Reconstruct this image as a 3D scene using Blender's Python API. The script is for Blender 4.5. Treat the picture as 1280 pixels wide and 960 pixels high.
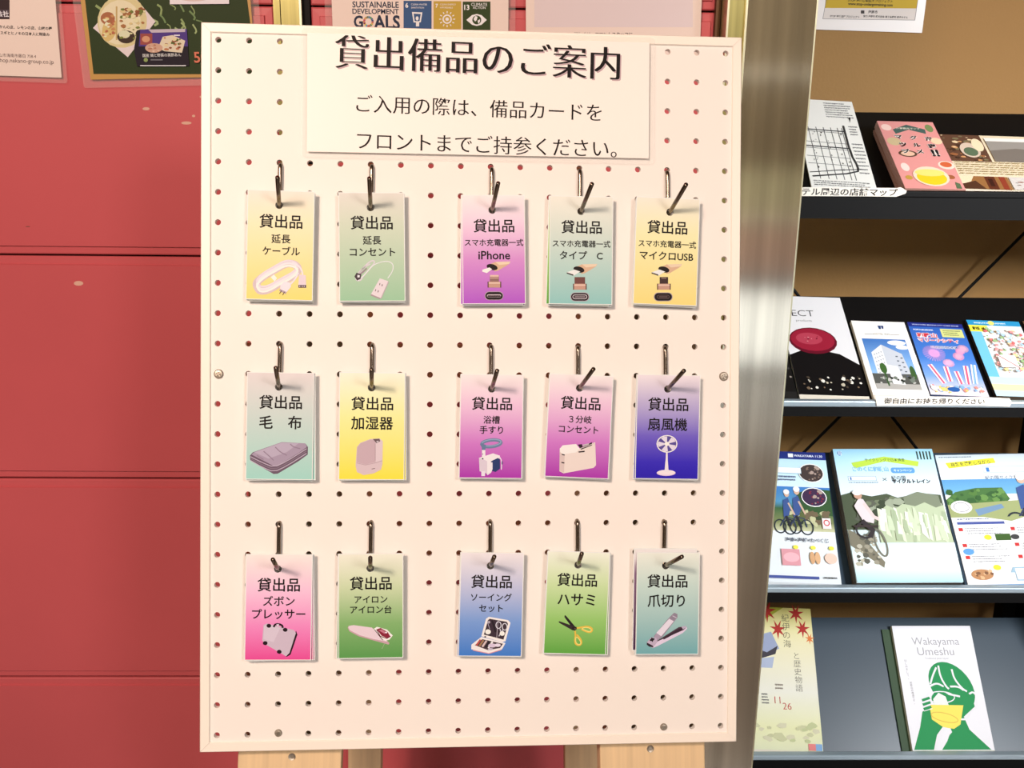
import bpy, bmesh, math, random
from mathutils import Vector, Matrix
from mathutils.geometry import tessellate_polygon
for o in list(bpy.data.objects): bpy.data.objects.remove(o)
S = bpy.context.scene
COL = S.collection
# ------------------------------------------------------------------ camera
CAM = Vector((0, 0, 1.45)); F = 1300.0
RX = Vector((.9998, -.0186, .0115)); RY = Vector((.006, -.2721, -.9622)); RZ = Vector((.021, .9621, -.2719))
cd = bpy.data.cameras.new('camera'); cam = bpy.data.objects.new('camera', cd); COL.objects.link(cam)
cd.sensor_fit = 'HORIZONTAL'; cd.sensor_width = 36; cd.lens = 36*F/1280; cd.clip_start = .02
cam.matrix_world = Matrix(((RX.x, -RY.x, -RZ.x, CAM.x), (RX.y, -RY.y, -RZ.y, CAM.y), (RX.z, -RY.z, -RZ.z, CAM.z), (0, 0, 0, 1)))
S.camera = cam
S.view_settings.view_transform = 'Standard'; S.view_settings.look = 'None'; S.view_settings.gamma = 1
S.view_settings.use_curve_mapping = False
S.view_settings.exposure = 0.6
# ------------------------------------------------------------------ world and lights
w = bpy.data.worlds.new('world'); S.world = w; w.use_nodes = True
w.node_tree.nodes['Background'].inputs[0].default_value = (.9, .8, .7, 1)
w.node_tree.nodes['Background'].inputs[1].default_value = .25
def area(name, loc, target, size, power, color, sy=None, spread=None):
    l = bpy.data.lights.new(name, 'AREA'); l.energy = power; l.color = color; l.size = size
    if sy: l.shape = 'RECTANGLE'; l.size_y = sy
    o = bpy.data.objects.new(name, l); COL.objects.link(o); o.location = loc
    if spread: l.spread = math.radians(spread)
    o.rotation_euler = (Vector(target)-Vector(loc)).to_track_quat('-Z', 'Y').to_euler()
    return o
area('ceiling_lamp_warm', (-.7, -.85, 2.45), (0, .85, 1.0), .2, 18.5, (1, .74, .56))
area('ceiling_lamp_cool', (1.05, -1.5, 2.45), (.1, .85, 1.1), .35, 10, (1, .86, .77))
area('fill_soft', (-.8, -1.0, 2.4), (-.2, .8, .75), .8, 15, (1, .79, .67))  # added fill without a fixture, evens the light on board and wall
area('daylight_right', (2.35, -.6, 2.25), (1.08, 1.95, .95), .7, 8.8, (.92, .96, 1), spread=46)
area('fill_rear', (1.2, -2.0, 2.3), (1.2, -2.45, 0), .6, 26, (1, .97, .93))  # added light for the floor and bands that the pillar reflects
# ------------------------------------------------------------------ helpers
def lin(v): v /= 255.0; return v/12.92 if v <= .04045 else ((v+.055)/1.055)**2.4
ILL = {'board': (1.16, .93, .76), 'rack': (1.0, 1.0, 1.0), 'none': (1, 1, 1)}
def alb(c, ill='board'):
    k = ILL[ill]; return tuple(min(.92, lin(c[i])/k[i]) for i in range(3))
MATS = {}
def mat(name, color, rough=.6, metal=0, spec=.5, ill='none', coat=0, noise=None, bump=None):
    """color: seen sRGB; noise=(scale xyz, amount) varies colour; bump=(scale, strength)"""
    if name in MATS: return MATS[name]
    m = bpy.data.materials.new(name); m.use_nodes = True; nt = m.node_tree; b = nt.nodes['Principled BSDF']
    c = alb(color, ill); b.inputs['Base Color'].default_value = (*c, 1)
    b.inputs['Roughness'].default_value = rough; b.inputs['Metallic'].default_value = metal
    b.inputs['Specular IOR Level'].default_value = spec; b.inputs['Coat Weight'].default_value = coat
    b.inputs['Coat Roughness'].default_value = .08
    if noise or bump:
        tc = nt.nodes.new('ShaderNodeTexCoord'); mp = nt.nodes.new('ShaderNodeMapping'); nt.links.new(tc.outputs['Object'], mp.inputs[0])
        mp.inputs['Scale'].default_value = noise[0] if noise else (bump[0],)*3
        n = nt.nodes.new('ShaderNodeTexNoise'); n.inputs['Scale'].default_value = 1; n.inputs['Detail'].default_value = 4
        nt.links.new(mp.outputs[0], n.inputs['Vector'])
        if noise:
            r = nt.nodes.new('ShaderNodeValToRGB'); a = noise[1]
            r.color_ramp.elements[0].color = (*[x*(1-a) for x in c], 1); r.color_ramp.elements[1].color = (*[min(1, x*(1+a)) for x in c], 1)
            r.color_ramp.elements[0].position = .3; r.color_ramp.elements[1].position = .7
            nt.links.new(n.outputs['Fac'], r.inputs[0]); nt.links.new(r.outputs[0], b.inputs['Base Color'])
        if bump:
            bn = nt.nodes.new('ShaderNodeTexNoise'); bn.inputs['Scale'].default_value = bump[0]
            nt.links.new(tc.outputs['Object'], bn.inputs['Vector'])
            bp = nt.nodes.new('ShaderNodeBump'); bp.inputs['Strength'].default_value = bump[1]; bp.inputs['Distance'].default_value = .002
            nt.links.new(bn.outputs['Fac'], bp.inputs['Height']); nt.links.new(bp.outputs[0], b.inputs['Normal'])
    MATS[name] = m; return m
def ink(name, rough, coat=0):
    m = bpy.data.materials.new(name); m.use_nodes = True; nt = m.node_tree; b = nt.nodes['Principled BSDF']
    a = nt.nodes.new('ShaderNodeVertexColor'); a.layer_name = 'Col'; nt.links.new(a.outputs[0], b.inputs['Base Color'])
    b.inputs['Roughness'].default_value = rough; b.inputs['Specular IOR Level'].default_value = .2; b.inputs['Coat Weight'].default_value = coat
    b.inputs['Coat Roughness'].default_value = .12
    MATS[name] = m; return m
INK = ink('printed_ink_matte', .55); GLOSSINK = ink('printed_ink_gloss', .4, .35)
def aniso(m, a, rot=0):
    b = m.node_tree.nodes['Principled BSDF']; b.inputs['Anisotropic'].default_value = a; b.inputs['Anisotropic Rotation'].default_value = rot
    t = m.node_tree.nodes.new('ShaderNodeTangent'); t.direction_type = 'RADIAL'; t.axis = 'Z'; m.node_tree.links.new(t.outputs[0], b.inputs['Tangent'])
def link(name, me, m, parent=None, mw=None, smooth=False):
    me.materials.append(m)
    if smooth:
        for p in me.polygons: p.use_smooth = True
    o = bpy.data.objects.new(name, me); COL.objects.link(o)
    if parent is not None: o.parent = parent
    if mw is not None: o.matrix_world = mw
    return o
def fin(bm, name, m, parent=None, mw=None, smooth=False):
    bmesh.ops.recalc_face_normals(bm, faces=bm.faces)
    me = bpy.data.meshes.new(name); bm.to_mesh(me); bm.free()
    return link(name, me, m, parent, mw, smooth)
def empty(name, mw=None):
    o = bpy.data.objects.new(name, None); COL.objects.link(o)
    if mw is not None: o.matrix_world = mw
    return o
def tag(o, label=None, cat=None, group=None, kind=None):
    if label: o['label'] = label
    if cat: o['category'] = cat
    if group: o['group'] = group
    if kind: o['kind'] = kind
    return o
def box(bm, x0, x1, y0, y1, z0, z1, bev=0):
    vs = [bm.verts.new((x, y, z)) for x in (x0, x1) for y in (y0, y1) for z in (z0, z1)]
    fs = [bm.faces.new([vs[i] for i in q]) for q in ((0, 1, 3, 2), (4, 6, 7, 5), (0, 4, 5, 1), (2, 3, 7, 6), (0, 2, 6, 4), (1, 5, 7, 3))]
    if bev:
        bmesh.ops.recalc_face_normals(bm, faces=fs)
        es = list({e for f in fs for e in f.edges})
        bmesh.ops.bevel(bm, geom=es, offset=bev, segments=2, affect='EDGES', profile=.5)
def boxo(name, x0, x1, y0, y1, z0, z1, m, parent=None, mw=None, bev=0):
    bm = bmesh.new(); box(bm, x0, x1, y0, y1, z0, z1, bev); return fin(bm, name, m, parent, mw)
def roundpath(pts, r=.004, n=5):
    pts = [Vector(p) for p in pts]; out = [pts[0]]
    for a, b, c in zip(pts, pts[1:], pts[2:]):
        rr = min(r, (b-a).length*.45, (c-b).length*.45); p = b+(a-b).normalized()*rr; q = b+(c-b).normalized()*rr
        for i in range(n+1):
            t = i/n; out.append(p*(1-t)**2+b*2*t*(1-t)+q*t*t)
    out.append(pts[-1]); return out
def tube(bm, pts, r, n=12, capr=.6):
    pts = [Vector(p) for p in pts]; rings = []; up = None
    for i, p in enumerate(pts):
        d = (pts[min(i+1, len(pts)-1)]-pts[max(i-1, 0)]).normalized()
        if up is None: up = d.orthogonal().normalized()
        up = (up-d*up.dot(d)).normalized(); s = d.cross(up)
        rings.append([bm.verts.new(p+(up*math.cos(a)+s*math.sin(a))*r) for a in [2*math.pi*k/n for k in range(n)]])
    for A, B in zip(rings, rings[1:]):
        for k in range(n): bm.faces.new((A[k], A[(k+1) % n], B[(k+1) % n], B[k]))
    bm.faces.new(rings[0]); bm.faces.new(rings[-1])
def lathe(bm, prof, n=20, axis='z'):
    """prof: (radius, height); axis along local Z"""
    rings = []
    for r, h in prof:
        rings.append([bm.verts.new((r*math.cos(2*math.pi*k/n), r*math.sin(2*math.pi*k/n), h)) for k in range(n)])
    for A, B in zip(rings, rings[1:]):
        for k in range(n): bm.faces.new((A[k], A[(k+1) % n], B[(k+1) % n], B[k]))
    bm.faces.new(rings[0]); bm.faces.new(rings[-1])
def ray(px, py): return RX*((px-640)/F)+RY*((py-480)/F)+RZ
def onY(px, py, Y): d = ray(px, py); return CAM+d*(Y/d.y)
class Plane:
    def __init__(s, O, X, U, N): s.O, s.X, s.U, s.N = Vector(O), Vector(X).normalized(), Vector(U).normalized(), Vector(N).normalized()
    def px(s, u, v, d=0):
        r = ray(u, v); t = (s.O+s.N*d-CAM).dot(s.N)/r.dot(s.N); p = CAM+r*t-s.O
        return Vector((p.dot(s.X), p.dot(s.U)))
    def mw(s, x=0, y=0, d=0, rot=0):
        o = s.O+s.X*x+s.U*y+s.N*d; X = s.X*math.cos(rot)+s.U*math.sin(rot); U = -s.X*math.sin(rot)+s.U*math.cos(rot)
        return Matrix(((X.x, U.x, s.N.x, o.x), (X.y, U.y, s.N.y, o.y), (X.z, U.z, s.N.z, o.z), (0, 0, 0, 1)))
    def sub(s, x, y, d, rot=0):
        m = s.mw(x, y, d, rot); return Plane(m.translation, m.col[0].xyz, m.col[1].xyz, m.col[2].xyz)
    def quad(s, q, d):
        """pixel quad TL TR BR BL on this plane at offset d -> (centre x, y, rot, w, h)"""
        a, b, c, e = [s.px(*p, d) for p in q]
        cx = (a+b+c+e)/4; up = ((a+b)-(c+e)).normalized(); rg = ((b+c)-(a+e)).normalized()
        r1 = math.atan2(-up.x, up.y); r2 = math.atan2(rg.y, rg.x)
        return cx.x, cx.y, (r1+r2)/2, ((b-a).length+(c-e).length)/2, ((a-e).length+(b-c).length)/2
# ---- flat print: shapes stacked in hair-thin layers, one colour attribute
TXT = {}
def textmesh(s, off=0.0):
    if (s, off) in TXT: return TXT[(s, off)]
    c = bpy.data.curves.new('t', 'FONT'); c.body = s; c.size = 1; c.resolution_u = 3; c.offset = off
    o = bpy.data.objects.new('t', c); me = o.to_mesh()
    vs = [(v.co.x, v.co.y) for v in me.vertices]; fs = [tuple(p.vertices) for p in me.polygons]
    o.to_mesh_clear(); bpy.data.objects.remove(o); bpy.data.curves.remove(c)
    if vs:
        xs = [v[0] for v in vs]; x0, x1 = min(xs), max(xs); ys = [v[1] for v in vs]
        vs = [(x-(x0+x1)/2, y-.37) for x, y in vs]; TXT[(s, off)] = (vs, fs, x1-x0)
    else: TXT[(s, off)] = ([], [], 1)
    return TXT[(s, off)]
class Art:
    def __init__(s, m, ill='board', z0=.00006, dz=.000012):
        s.m = m; s.ill = ill; s.z = z0; s.dz = dz; s.V = []; s.Fc = []; s.C = []
    def add(s, vs, fs, col, cols=None):
        b = len(s.V); s.V += [(x, y, s.z) for x, y in vs]; s.z += s.dz
        c = (*alb(col, s.ill), 1) if col else None
        for f in fs: s.Fc.append(tuple(i+b for i in f)); s.C += [(cols[i] if cols else c) for i in f]
    def poly(s, pts, col):
        P = [Vector(s.m(*p)) for p in pts]
        tr = tessellate_polygon([[Vector((p.x, p.y, 0)) for p in P]])
        fs = []
        for t in tr:
            a, b, c = [P[i] for i in t]
            fs.append(t if (b-a).cross(c-a) > 0 else (t[0], t[2], t[1]))
        s.add([tuple(p) for p in P], fs, col)
    def rect(s, x0, y0, x1, y1, col): s.poly([(x0, y0), (x1, y0), (x1, y1), (x0, y1)], col)
    def ell(s, cx, cy, rx, ry, col, rot=0, n=20, a0=0, a1=360):
        r = math.radians(rot); P = []
        for k in range(n+(a1-a0 < 360)):
            a = math.radians(a0+(a1-a0)*k/n); x, y = rx*math.cos(a), ry*math.sin(a)
            P.append((cx+x*math.cos(r)-y*math.sin(r), cy+x*math.sin(r)+y*math.cos(r)))
        s.poly(P, col)
    def ring(s, cx, cy, rx, ry, wd, col, rot=0, n=24):
        r = math.radians(rot); s.line([(cx+rx*math.cos(2*math.pi*k/n)*math.cos(r)-ry*math.sin(2*math.pi*k/n)*math.sin(r),
            cy+rx*math.cos(2*math.pi*k/n)*math.sin(r)+ry*math.sin(2*math.pi*k/n)*math.cos(r)) for k in range(n)], wd, col, True)
    def line(s, pts, wd, col, closed=False, smooth=0):
        for _ in range(smooth):
            q = [] if closed else [pts[0]]
            for a, b in zip(pts, pts[1:]+([pts[0]] if closed else [])):
                q += [(a[0]*.75+b[0]*.25, a[1]*.75+b[1]*.25), (a[0]*.25+b[0]*.75, a[1]*.25+b[1]*.75)]
            pts = q if closed else q+[pts[-1]]
        P = [Vector(s.m(*p)) for p in pts]; a = Vector(s.m(*pts[0])); b = Vector(s.m(pts[0][0]+wd, pts[0][1])); h = (b-a).length/2
        n = len(P); L = []
        for i in range(n):
            p, q = (P[i-1], P[(i+1) % n]) if closed else (P[max(i-1, 0)], P[min(i+1, n-1)])
            d = q-p; d = d.normalized() if d.length > 1e-9 else Vector((1, 0)); nn = Vector((-d.y, d.x))
            L += [tuple(P[i]+nn*h), tuple(P[i]-nn*h)]
        fs = []
        for i in range(n if closed else n-1):
            j = (i+1) % n; fs.append((2*i, 2*i+1, 2*j+1, 2*j))
        s.add(L, fs, col)
    def grad(s, x0, y0, x1, y1, stops):
        """vertical print gradient; stops (fraction from top, colour)"""
        vs = []; cs = []; fs = []
        for f, c in stops:
            y = y0+(y1-y0)*f
            for x in (x0, x1): vs.append(tuple(s.m(x, y))); cs.append((*alb(c, s.ill), 1))
        for i in range(len(stops)-1): k = 2*i; fs.append((k, k+2, k+3, k+1))
        s.add(vs, fs, None, cs)
    def text(s, t, cx, cy, wd, col=(35, 22, 22), off=0.0, rot=0, hs=1.0, vert=False, mincho=0, step=.01, bold=0):
        c = Vector(s.m(cx, cy)); a = Vector(s.m(cx-wd/2, cy)); b = Vector(s.m(cx+wd/2, cy)); W = (b-a).length
        if vert:   # wd is the character size, text runs downwards
            d = Vector(s.m(cx, cy+1))-Vector(s.m(cx, cy)); d = d.normalized()*W*1.02
            for i, ch in enumerate(t):
                vs, fs, w0 = textmesh(ch, off); p = c+d*(i-(len(t)-1)/2)
                s.add([(p.x+x*W, p.y+y*W) for x, y in vs], fs, col); s.z -= s.dz
            s.z += s.dz; return
        vs, fs, w0 = textmesh(t, off); k = W/w0; r = math.radians(rot); cr, sr = math.cos(r), math.sin(r)
        sh = [((j-(mincho-1)/2)*step, 0) for j in range(mincho)] if mincho else ([(bold, 0), (-bold, 0), (0, bold), (0, -bold)] if bold else [(0, 0)])
        for dx, dy in sh:   # overprinted copies thicken the strokes
            s.add([(c.x+((x+dx)*cr-(y*hs+dy)*sr)*k, c.y+((x+dx)*sr+(y*hs+dy)*cr)*k) for x, y in vs], fs, col)
    def blobs(s, x0, y0, x1, y1, n, cols, r0, r1, seed=1, flat=.6):
        R = random.Random(seed)
        for i in range(n):
            r = R.uniform(r0, r1); cx = R.uniform(x0+r, x1-r); cy = R.uniform(y0+r*flat, y1-r*flat); k = R.randint(5, 8); a0 = R.uniform(0, 6)
            s.poly([(cx+r*R.uniform(.6, 1)*math.cos(a0+j*2*math.pi/k), cy+r*flat*R.uniform(.6, 1)*math.sin(a0+j*2*math.pi/k)) for j in range(k)], R.choice(cols))
    def greek(s, x0, y0, x1, y1, rows, col, seed=1, fill=.55):
        """body text too small to read in the photograph: rows of tiny dashes"""
        R = random.Random(seed); h = (y1-y0)/rows
        for r in range(rows):
            x = x0; y = y0+r*h; e = x1-(x1-x0)*R.uniform(0, .25)
            while x < e:
                wd = (x1-x0)*R.uniform(.02, .07); s.rect(x, y, min(x+wd, x1), y+h*fill*R.uniform(.6, 1), col); s.z -= s.dz; x += wd+(x1-x0)*.012
        s.z += s.dz
    def done(s, name, parent, m=None, mw=None):
        me = bpy.data.meshes.new(name); me.from_pydata(s.V, [], s.Fc); ca = me.color_attributes.new('Col', 'FLOAT_COLOR', 'CORNER')
        flat = [v for c in s.C for v in c]; ca.data.foreach_set('color', flat)
        return link(name, me, m or INK, parent, mw)
# ================================================================== SETTING
YW = 1.25          # red panelled wall
YB = 2.32          # beige wall of the alcove
M_red = mat('red_lacquer_panel', (200, 92, 99), .34, spec=.45, noise=((3, 3, 3), .05))
M_redgap = mat('dark_red_gap', (70, 8, 10), .6)
M_beige = mat('warm_beige_wallpaper', (150, 112, 60), .75, bump=(160, .25), noise=((1.2, 1.2, 1.2), .06))
M_steel = mat('brushed_steel', (206, 200, 184), .13, 1, noise=((70, 70, .4), .16))
M_brass = mat('brushed_brass', (176, 170, 112), .32, 1, noise=((220, 220, 2), .14))
aniso(M_steel, .8, 0)
M_bright = mat('polished_metal_edge', (250, 246, 215), .3, 1)
M_brown = mat('dark_brown_metal', (92, 66, 46), .35, .6)
M_black = mat('black_powder_coat', (6, 6, 7), .6, spec=.18)
M_floor = mat('dark_floor_tile', (136, 131, 128), .22, noise=((4, 4, 4), .1))
M_room = mat('cream_lobby_wall', (125, 114, 102), .8)
floor = tag(boxo('floor', -2.6, 2.6, -3, 2.4, -.05, 0, M_floor), kind='structure')
ceil_ = tag(boxo('ceiling', -2.6, 2.6, -3, 2.4, 2.65, 2.7, M_room), kind='structure')
tag(boxo('wall_left', -2.65, -2.6, -3, 2.4, 0, 2.65, M_room), kind='structure')
tag(boxo('wall_right', 2.6, 2.65, -3, 2.4, 0, 2.65, M_room), kind='structure')
tag(boxo('wall_front', -2.6, 2.6, -3.05, -3, 0, 2.65, mat('brown_lobby_wall', (120, 106, 84), .8)), kind='structure')
tag(boxo('wall_alcove', .36, 2.6, YB, YB+.06, 0, 2.65, M_beige), kind='structure')
wall = tag(boxo('wall_back', -2.6, .262, YW+.012, YW+.08, 0, 2.65, M_redgap), kind='structure')
zj = [onY(128, y, YW).z for y in (320, 597, 848)]; pitch = (zj[0]-zj[2])/2
XT0, XT1 = onY(342, 10, YW).x, onY(387, 10, YW).x
XR = onY(901.5, 20, YW).x
def panel(x0, x1, z0, z1):
    bm = bmesh.new(); g = .0012; b = .0105
    lay = [((x0+g, z0+g, x1-g, z1-g), .010), ((x0+g, z0+g, x1-g, z1-g), .0045), ((x0+g+.0015, z0+g+.0015, x1-g-.0015, z1-g-.0015), .003),
           ((x0+b, z0+b, x1-b, z1-b), .0028), ((x0+b+.001, z0+b+.001, x1-b-.001, z1-b-.001), .0)]
    R = [[bm.verts.new(p) for p in ((q[0], YW+d, q[1]), (q[2], YW+d, q[1]), (q[2], YW+d, q[3]), (q[0], YW+d, q[3]))] for q, d in lay]
    for A, B in zip(R, R[1:]):
        for k in range(4): bm.faces.new((A[k], A[(k+1) % 4], B[(k+1) % 4], B[k]))
    bm.faces.new(R[-1]); bm.faces.new(R[0])
    return fin(bm, 'panel', M_red, wall)
for k in range(-3, 7):
    z1 = zj[0]+k*pitch; z0 = z1-pitch
    z0 = max(z0, 0.0); z1 = min(z1, 2.65)
    if z1-z0 < .05: continue
    for x0, x1 in ((XT0-1.25, XT0), (XT1, XR)): panel(x0, x1, z0, z1)
# added unseen glow panel and wall bands, placed for the steel pillar's reflections
M_glow = bpy.data.materials.new('added_glow'); M_glow.use_nodes = True
_b = M_glow.node_tree.nodes['Principled BSDF']; _b.inputs['Emission Color'].default_value = (.86, .93, 1, 1); _b.inputs['Emission Strength'].default_value = .95
refl = tag(empty('reflection_props'), kind='structure')
boxo('pink_reflection_band', -2.59, 2.59, -3.0, -2.985, .52, .80, mat('pinkish_band', (214, 182, 168), .7), refl); boxo('white_reflection_band_low', -2.59, 2.59, -3.0, -2.97, .80, .835, mat('white_band', (245, 240, 230), .5), refl)
boxo('olive_reflection_band', -2.59, 2.59, -3.0, -2.985, .835, 1.07, mat('olive_band', (196, 192, 160), .7), refl); boxo('white_reflection_band_high', -2.59, 2.59, -3.0, -2.97, 1.53, 1.56, mat('white_band', (245, 240, 230), .5), refl)
boxo('brown_reflection_board', .5, 2.5, -3.0, -2.98, .0, .50, M_brown, refl); boxo('pane', .56, 2.44, -2.985, -2.975, .04, .44, M_glow, refl)
# brass and black profile between the two panel columns
t1 = tag(empty('trim_1'), kind='structure')
def vstrip(name, a, b, y, m, par, Y1=None, dep=.02):
    x0 = onY(a, y, YW).x; x1 = onY(b, y, YW).x
    return boxo(name, x0, x1, Y1 if Y1 else YW-.004, YW+dep, 0, 2.65, m, par)
vstrip('brass_strip', 342.3, 350.6, 10, M_brass, t1); vstrip('brass_strip', 352.2, 374.5, 10, M_brass, t1, YW-.006)
vstrip('polished_edge', 374.5, 377.5, 10, M_bright, t1, YW-.005); vstrip('black_channel', 377.5, 386.5, 10, M_black, t1, YW+.004)
t2 = tag(empty('trim_2'), kind='structure')
YC = 1.215
def cstrip(name, a, b, m, Y1, Y2, par, bev=0):
    return boxo(name, onY(a, 0, YC).x, onY(b, 0, YC).x, Y1, Y2, 0, 2.65, m, par, bev=bev)
cstrip('brown_rail', 902, 910, M_brown, YC+.03, YC+.06, t2, .003)
cstrip('polished_edge', 910, 912.5, M_bright, YC, YC+.06, t2)
cstrip('brass_strip', 912.5, 932, M_brass, YC+.001, YC+.06, t2)
t3 = tag(empty('pillar'), kind='structure')
cstrip('polished_edge', 932, 934.6, M_bright, YC-.004, YC+.06, t3)
cstrip('steel_panel', 934.6, 1020, M_steel, YC-.004, YB+.05, t3)
cstrip('polished_edge', 1020, 1022.3, M_bright, YC-.003, YC+.5, t3)
# ================================================================== PEGBOARD
BO = Vector((-.013, .8407, 1.2071)); BX = Vector((.9988, .0477, -.0119)); BN = Vector((.0491, -.9641, .261)).normalized()
BU = BN.cross(BX).normalized(); BX = BU.cross(BN)
PB = Plane(BO, BX, BU, BN)
M_wood = mat('pine_wood', (222, 196, 156), .6, ill='none', noise=((130, 2.5, 130), .12))
M_board = mat('white_pegboard', (240, 238, 236), .5, spec=.35)
M_frame = mat('cream_white_frame', (245, 240, 232), .4)
M_hook = mat('chromed_wire', (135, 122, 110), .2, 1)
M_screw = mat('screw_metal', (176, 168, 156), .42, .85)
bw, bh, th = .45, .60, .0055
def pegmesh():
    bm = bmesh.new(); r = .0025; n = 12
    xs = [-bw/2+.0125+.025*i for i in range(18)]; ys = [-bh/2+.0125+.025*j for j in range(24)]
    cache = {}
    def V(x, y, z):
        k = (round(x, 5), round(y, 5), z)
        if k not in cache: cache[k] = bm.verts.new((x, y, z))
        return cache[k]
    for x in xs:
        for y in ys:
            h = .0125; A = {}
            for z in (0, -th):
                ring = [bm.verts.new((x+r*math.cos(2*math.pi*k/n+math.pi/12), y+r*math.sin(2*math.pi*k/n+math.pi/12), z)) for k in range(n)]
                A[z] = ring
                cs = [V(x+h, y+h, z), V(x-h, y+h, z), V(x-h, y-h, z), V(x+h, y-h, z)]
                for q in range(4):   # corners at 45+90q deg; ring k at 15+30k deg: corner q between ring 3q+1 (45)
                    k0 = 3*q+1; seg = [ring[(k0+j) % n] for j in range(4)]
                    bm.faces.new((cs[q], cs[(q+1) % 4], seg[3], seg[2], seg[1], seg[0]))
            for k in range(n): bm.faces.new((A[0][k], A[0][(k+1) % n], A[-th][(k+1) % n], A[-th][k]))
    return bm
peg = tag(empty('pegboard', PB.mw()), 'white pegboard full of small round holes with rows of loan cards hanging on it', 'board')
fin(pegmesh(), 'perforated_panel', M_board, peg)
def rail(pts, lift=.0016):
    """mitred frame rail: pts outer a, outer b, inner b, inner a"""
    bm = bmesh.new(); prof = [(0, -.012), (0, lift-.001), (.08, lift), (.92, lift), (1, lift-.001), (1, .0002)]
    a, b, ib, ia = [Vector(p) for p in pts]; A = [bm.verts.new((*(a.lerp(ia, t)), z)) for t, z in prof]; B = [bm.verts.new((*(b.lerp(ib, t)), z)) for t, z in prof]
    for k in range(len(prof)-1): bm.faces.new((A[k], A[k+1], B[k+1], B[k]))
    bm.faces.new((A[-1], A[0], B[0], B[-1])); bm.faces.new(A); bm.faces.new(B)
    return fin(bm, 'frame_rail', M_frame, peg)
X, Y, q, e = bw/2+.0012, bh/2+.0012, .0082, .00012
rail([(-X+e, Y), (X-e, Y), (X-q-e, Y-q), (-X+q+e, Y-q)]); rail([(X-e, -Y), (-X+e, -Y), (-X+q+e, -Y+q), (X-q-e, -Y+q)])
rail([(-X, -Y+e), (-X, Y-e), (-X+q, Y-q-e), (-X+q, -Y+q+e)]); rail([(X, Y-e), (X, -Y+e), (X-q, -Y+q+e), (X-q, Y-q-e)])
for u, v in ((273.5, 467.5), (904.5, 470.5), (348, 916), (829.5, 908.5)):
    p = PB.px(u, v); bm = bmesh.new(); r = .0039 if v < 600 else .0031
    lathe(bm, [(r, 0.0001), (r, .0007), (r*.8, .0014), (r*.45, .0016), (r*.3, .0009)], 20)
    for a in (.5, .5+math.pi/2):
        c, s_ = math.cos(a)*r*.62, math.sin(a)*r*.62; w_ = .0005
        n_ = Vector((-math.sin(a), math.cos(a)))*w_
        vs = [bm.verts.new((x, y, .0017)) for x, y in ((c+n_.x, s_+n_.y), (-c+n_.x, -s_+n_.y), (-c-n_.x, -s_-n_.y), (c-n_.x, s_-n_.y))]; bm.faces.new(vs)
    o = fin(bm, 'screw', M_screw, peg); o.location = (p.x, p.y, 0)
# easel (top-level, the board rests on it)
eas = tag(empty('easel', PB.mw(0, -.3, -.02)), 'unpainted pine easel whose four legs show below the white pegboard', 'easel')
def plank(name, a, b, wd, t, d0, m=M_wood):
    """board between local points a,b on the board plane (metres), width wd, from depth d0 to d0-t"""
    bm = bmesh.new(); box(bm, -wd/2, wd/2, 0, (Vector(b)-Vector(a)).length, -t, 0, .0012)
    me = fin(bm, name, m, eas); d = Vector(b)-Vector(a); ang = math.atan2(-d.x, d.y)
    me.matrix_parent_inverse = eas.matrix_world.inverted(); me.matrix_world = PB.mw(a[0], a[1], d0, ang); return me
pl0, pl1 = PB.px(297.5, 945, -.013), PB.px(427, 945, -.013); pr0, pr1 = PB.px(750, 945, -.013), PB.px(881, 945, -.013)
lw = pl1.x-pl0.x
def low(p0, p1, top_dx):
    c = (p0+p1)/2; bot = Vector((c.x-top_dx*.9, c.y-.55)); return bot, Vector((c.x+top_dx*.62, c.y+.5))
for p0, p1, dx, y0 in ((pl0, pl1, .018, 0), (pr0, pr1, -.012, 0)):
    c = (p0+p1)/2; sl = dx/.5
    bm_o = plank('front_leg', (c.x-sl*.42, c.y-.42), (c.x+sl*.5, c.y+.5), p1.x-p0.x, .019, -.0125)
for (u, v) in ((365, 946), (813, 936)):
    p = PB.px(u, v, -.0125); bm = bmesh.new(); lathe(bm, [(.0032, 0.0), (.003, .0006), (.0016, .0002)], 14)
    o = fin(bm, 'wood_screw', M_screw, eas); o.matrix_parent_inverse = eas.matrix_world.inverted(); o.matrix_world = PB.mw(p.x, p.y, -.0125)
for ya, yb in ((428, 478), (648, 700)):
    a = PB.px(300, ya, -.033); b = PB.px(880, yb, -.033)
    c = PB.px(300, yb, -.033)
    plank('cross_rail', (a.x, (a.y+b.y)/2), (b.x, (a.y+b.y)/2), a.y-b.y, .019, -.033)
# rear legs splay backwards from the hinge near the top
for u0, u1, v in ((435, 476, 950), (706, 748, 950)):
    a3 = onY((u0+u1)/2, v, 1.05); c = onY(u0, v, 1.05); e3 = onY(u1, v, 1.05); wd = (e3-c).x
    top = PB.O+PB.X*(PB.px((u0+u1)/2, 700).x)+PB.U*.25-PB.N*.05
    d = (a3-top).normalized(); bot = a3+d*(.0+a3.z/abs(d.z)-.002/abs(d.z)) if d.z < 0 else a3
    bot = top+(a3-top)*(top.z/(top.z-a3.z))*.998
    up = (top-bot).normalized(); N = Vector((1, 0, 0)).cross(up).normalized(); Xr = up.cross(N)
    bm = bmesh.new(); box(bm, -wd/2, wd/2, 0, (top-bot).length, -.03, 0, .0015)
    o = fin(bm, 'rear_leg', M_wood, eas); o.matrix_parent_inverse = eas.matrix_world.inverted()
    o.matrix_world = Matrix(((Xr.x, up.x, N.x, bot.x), (Xr.y, up.y, N.y, bot.y), (Xr.z, up.z, N.z, bot.z), (0, 0, 0, 1)))
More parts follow.
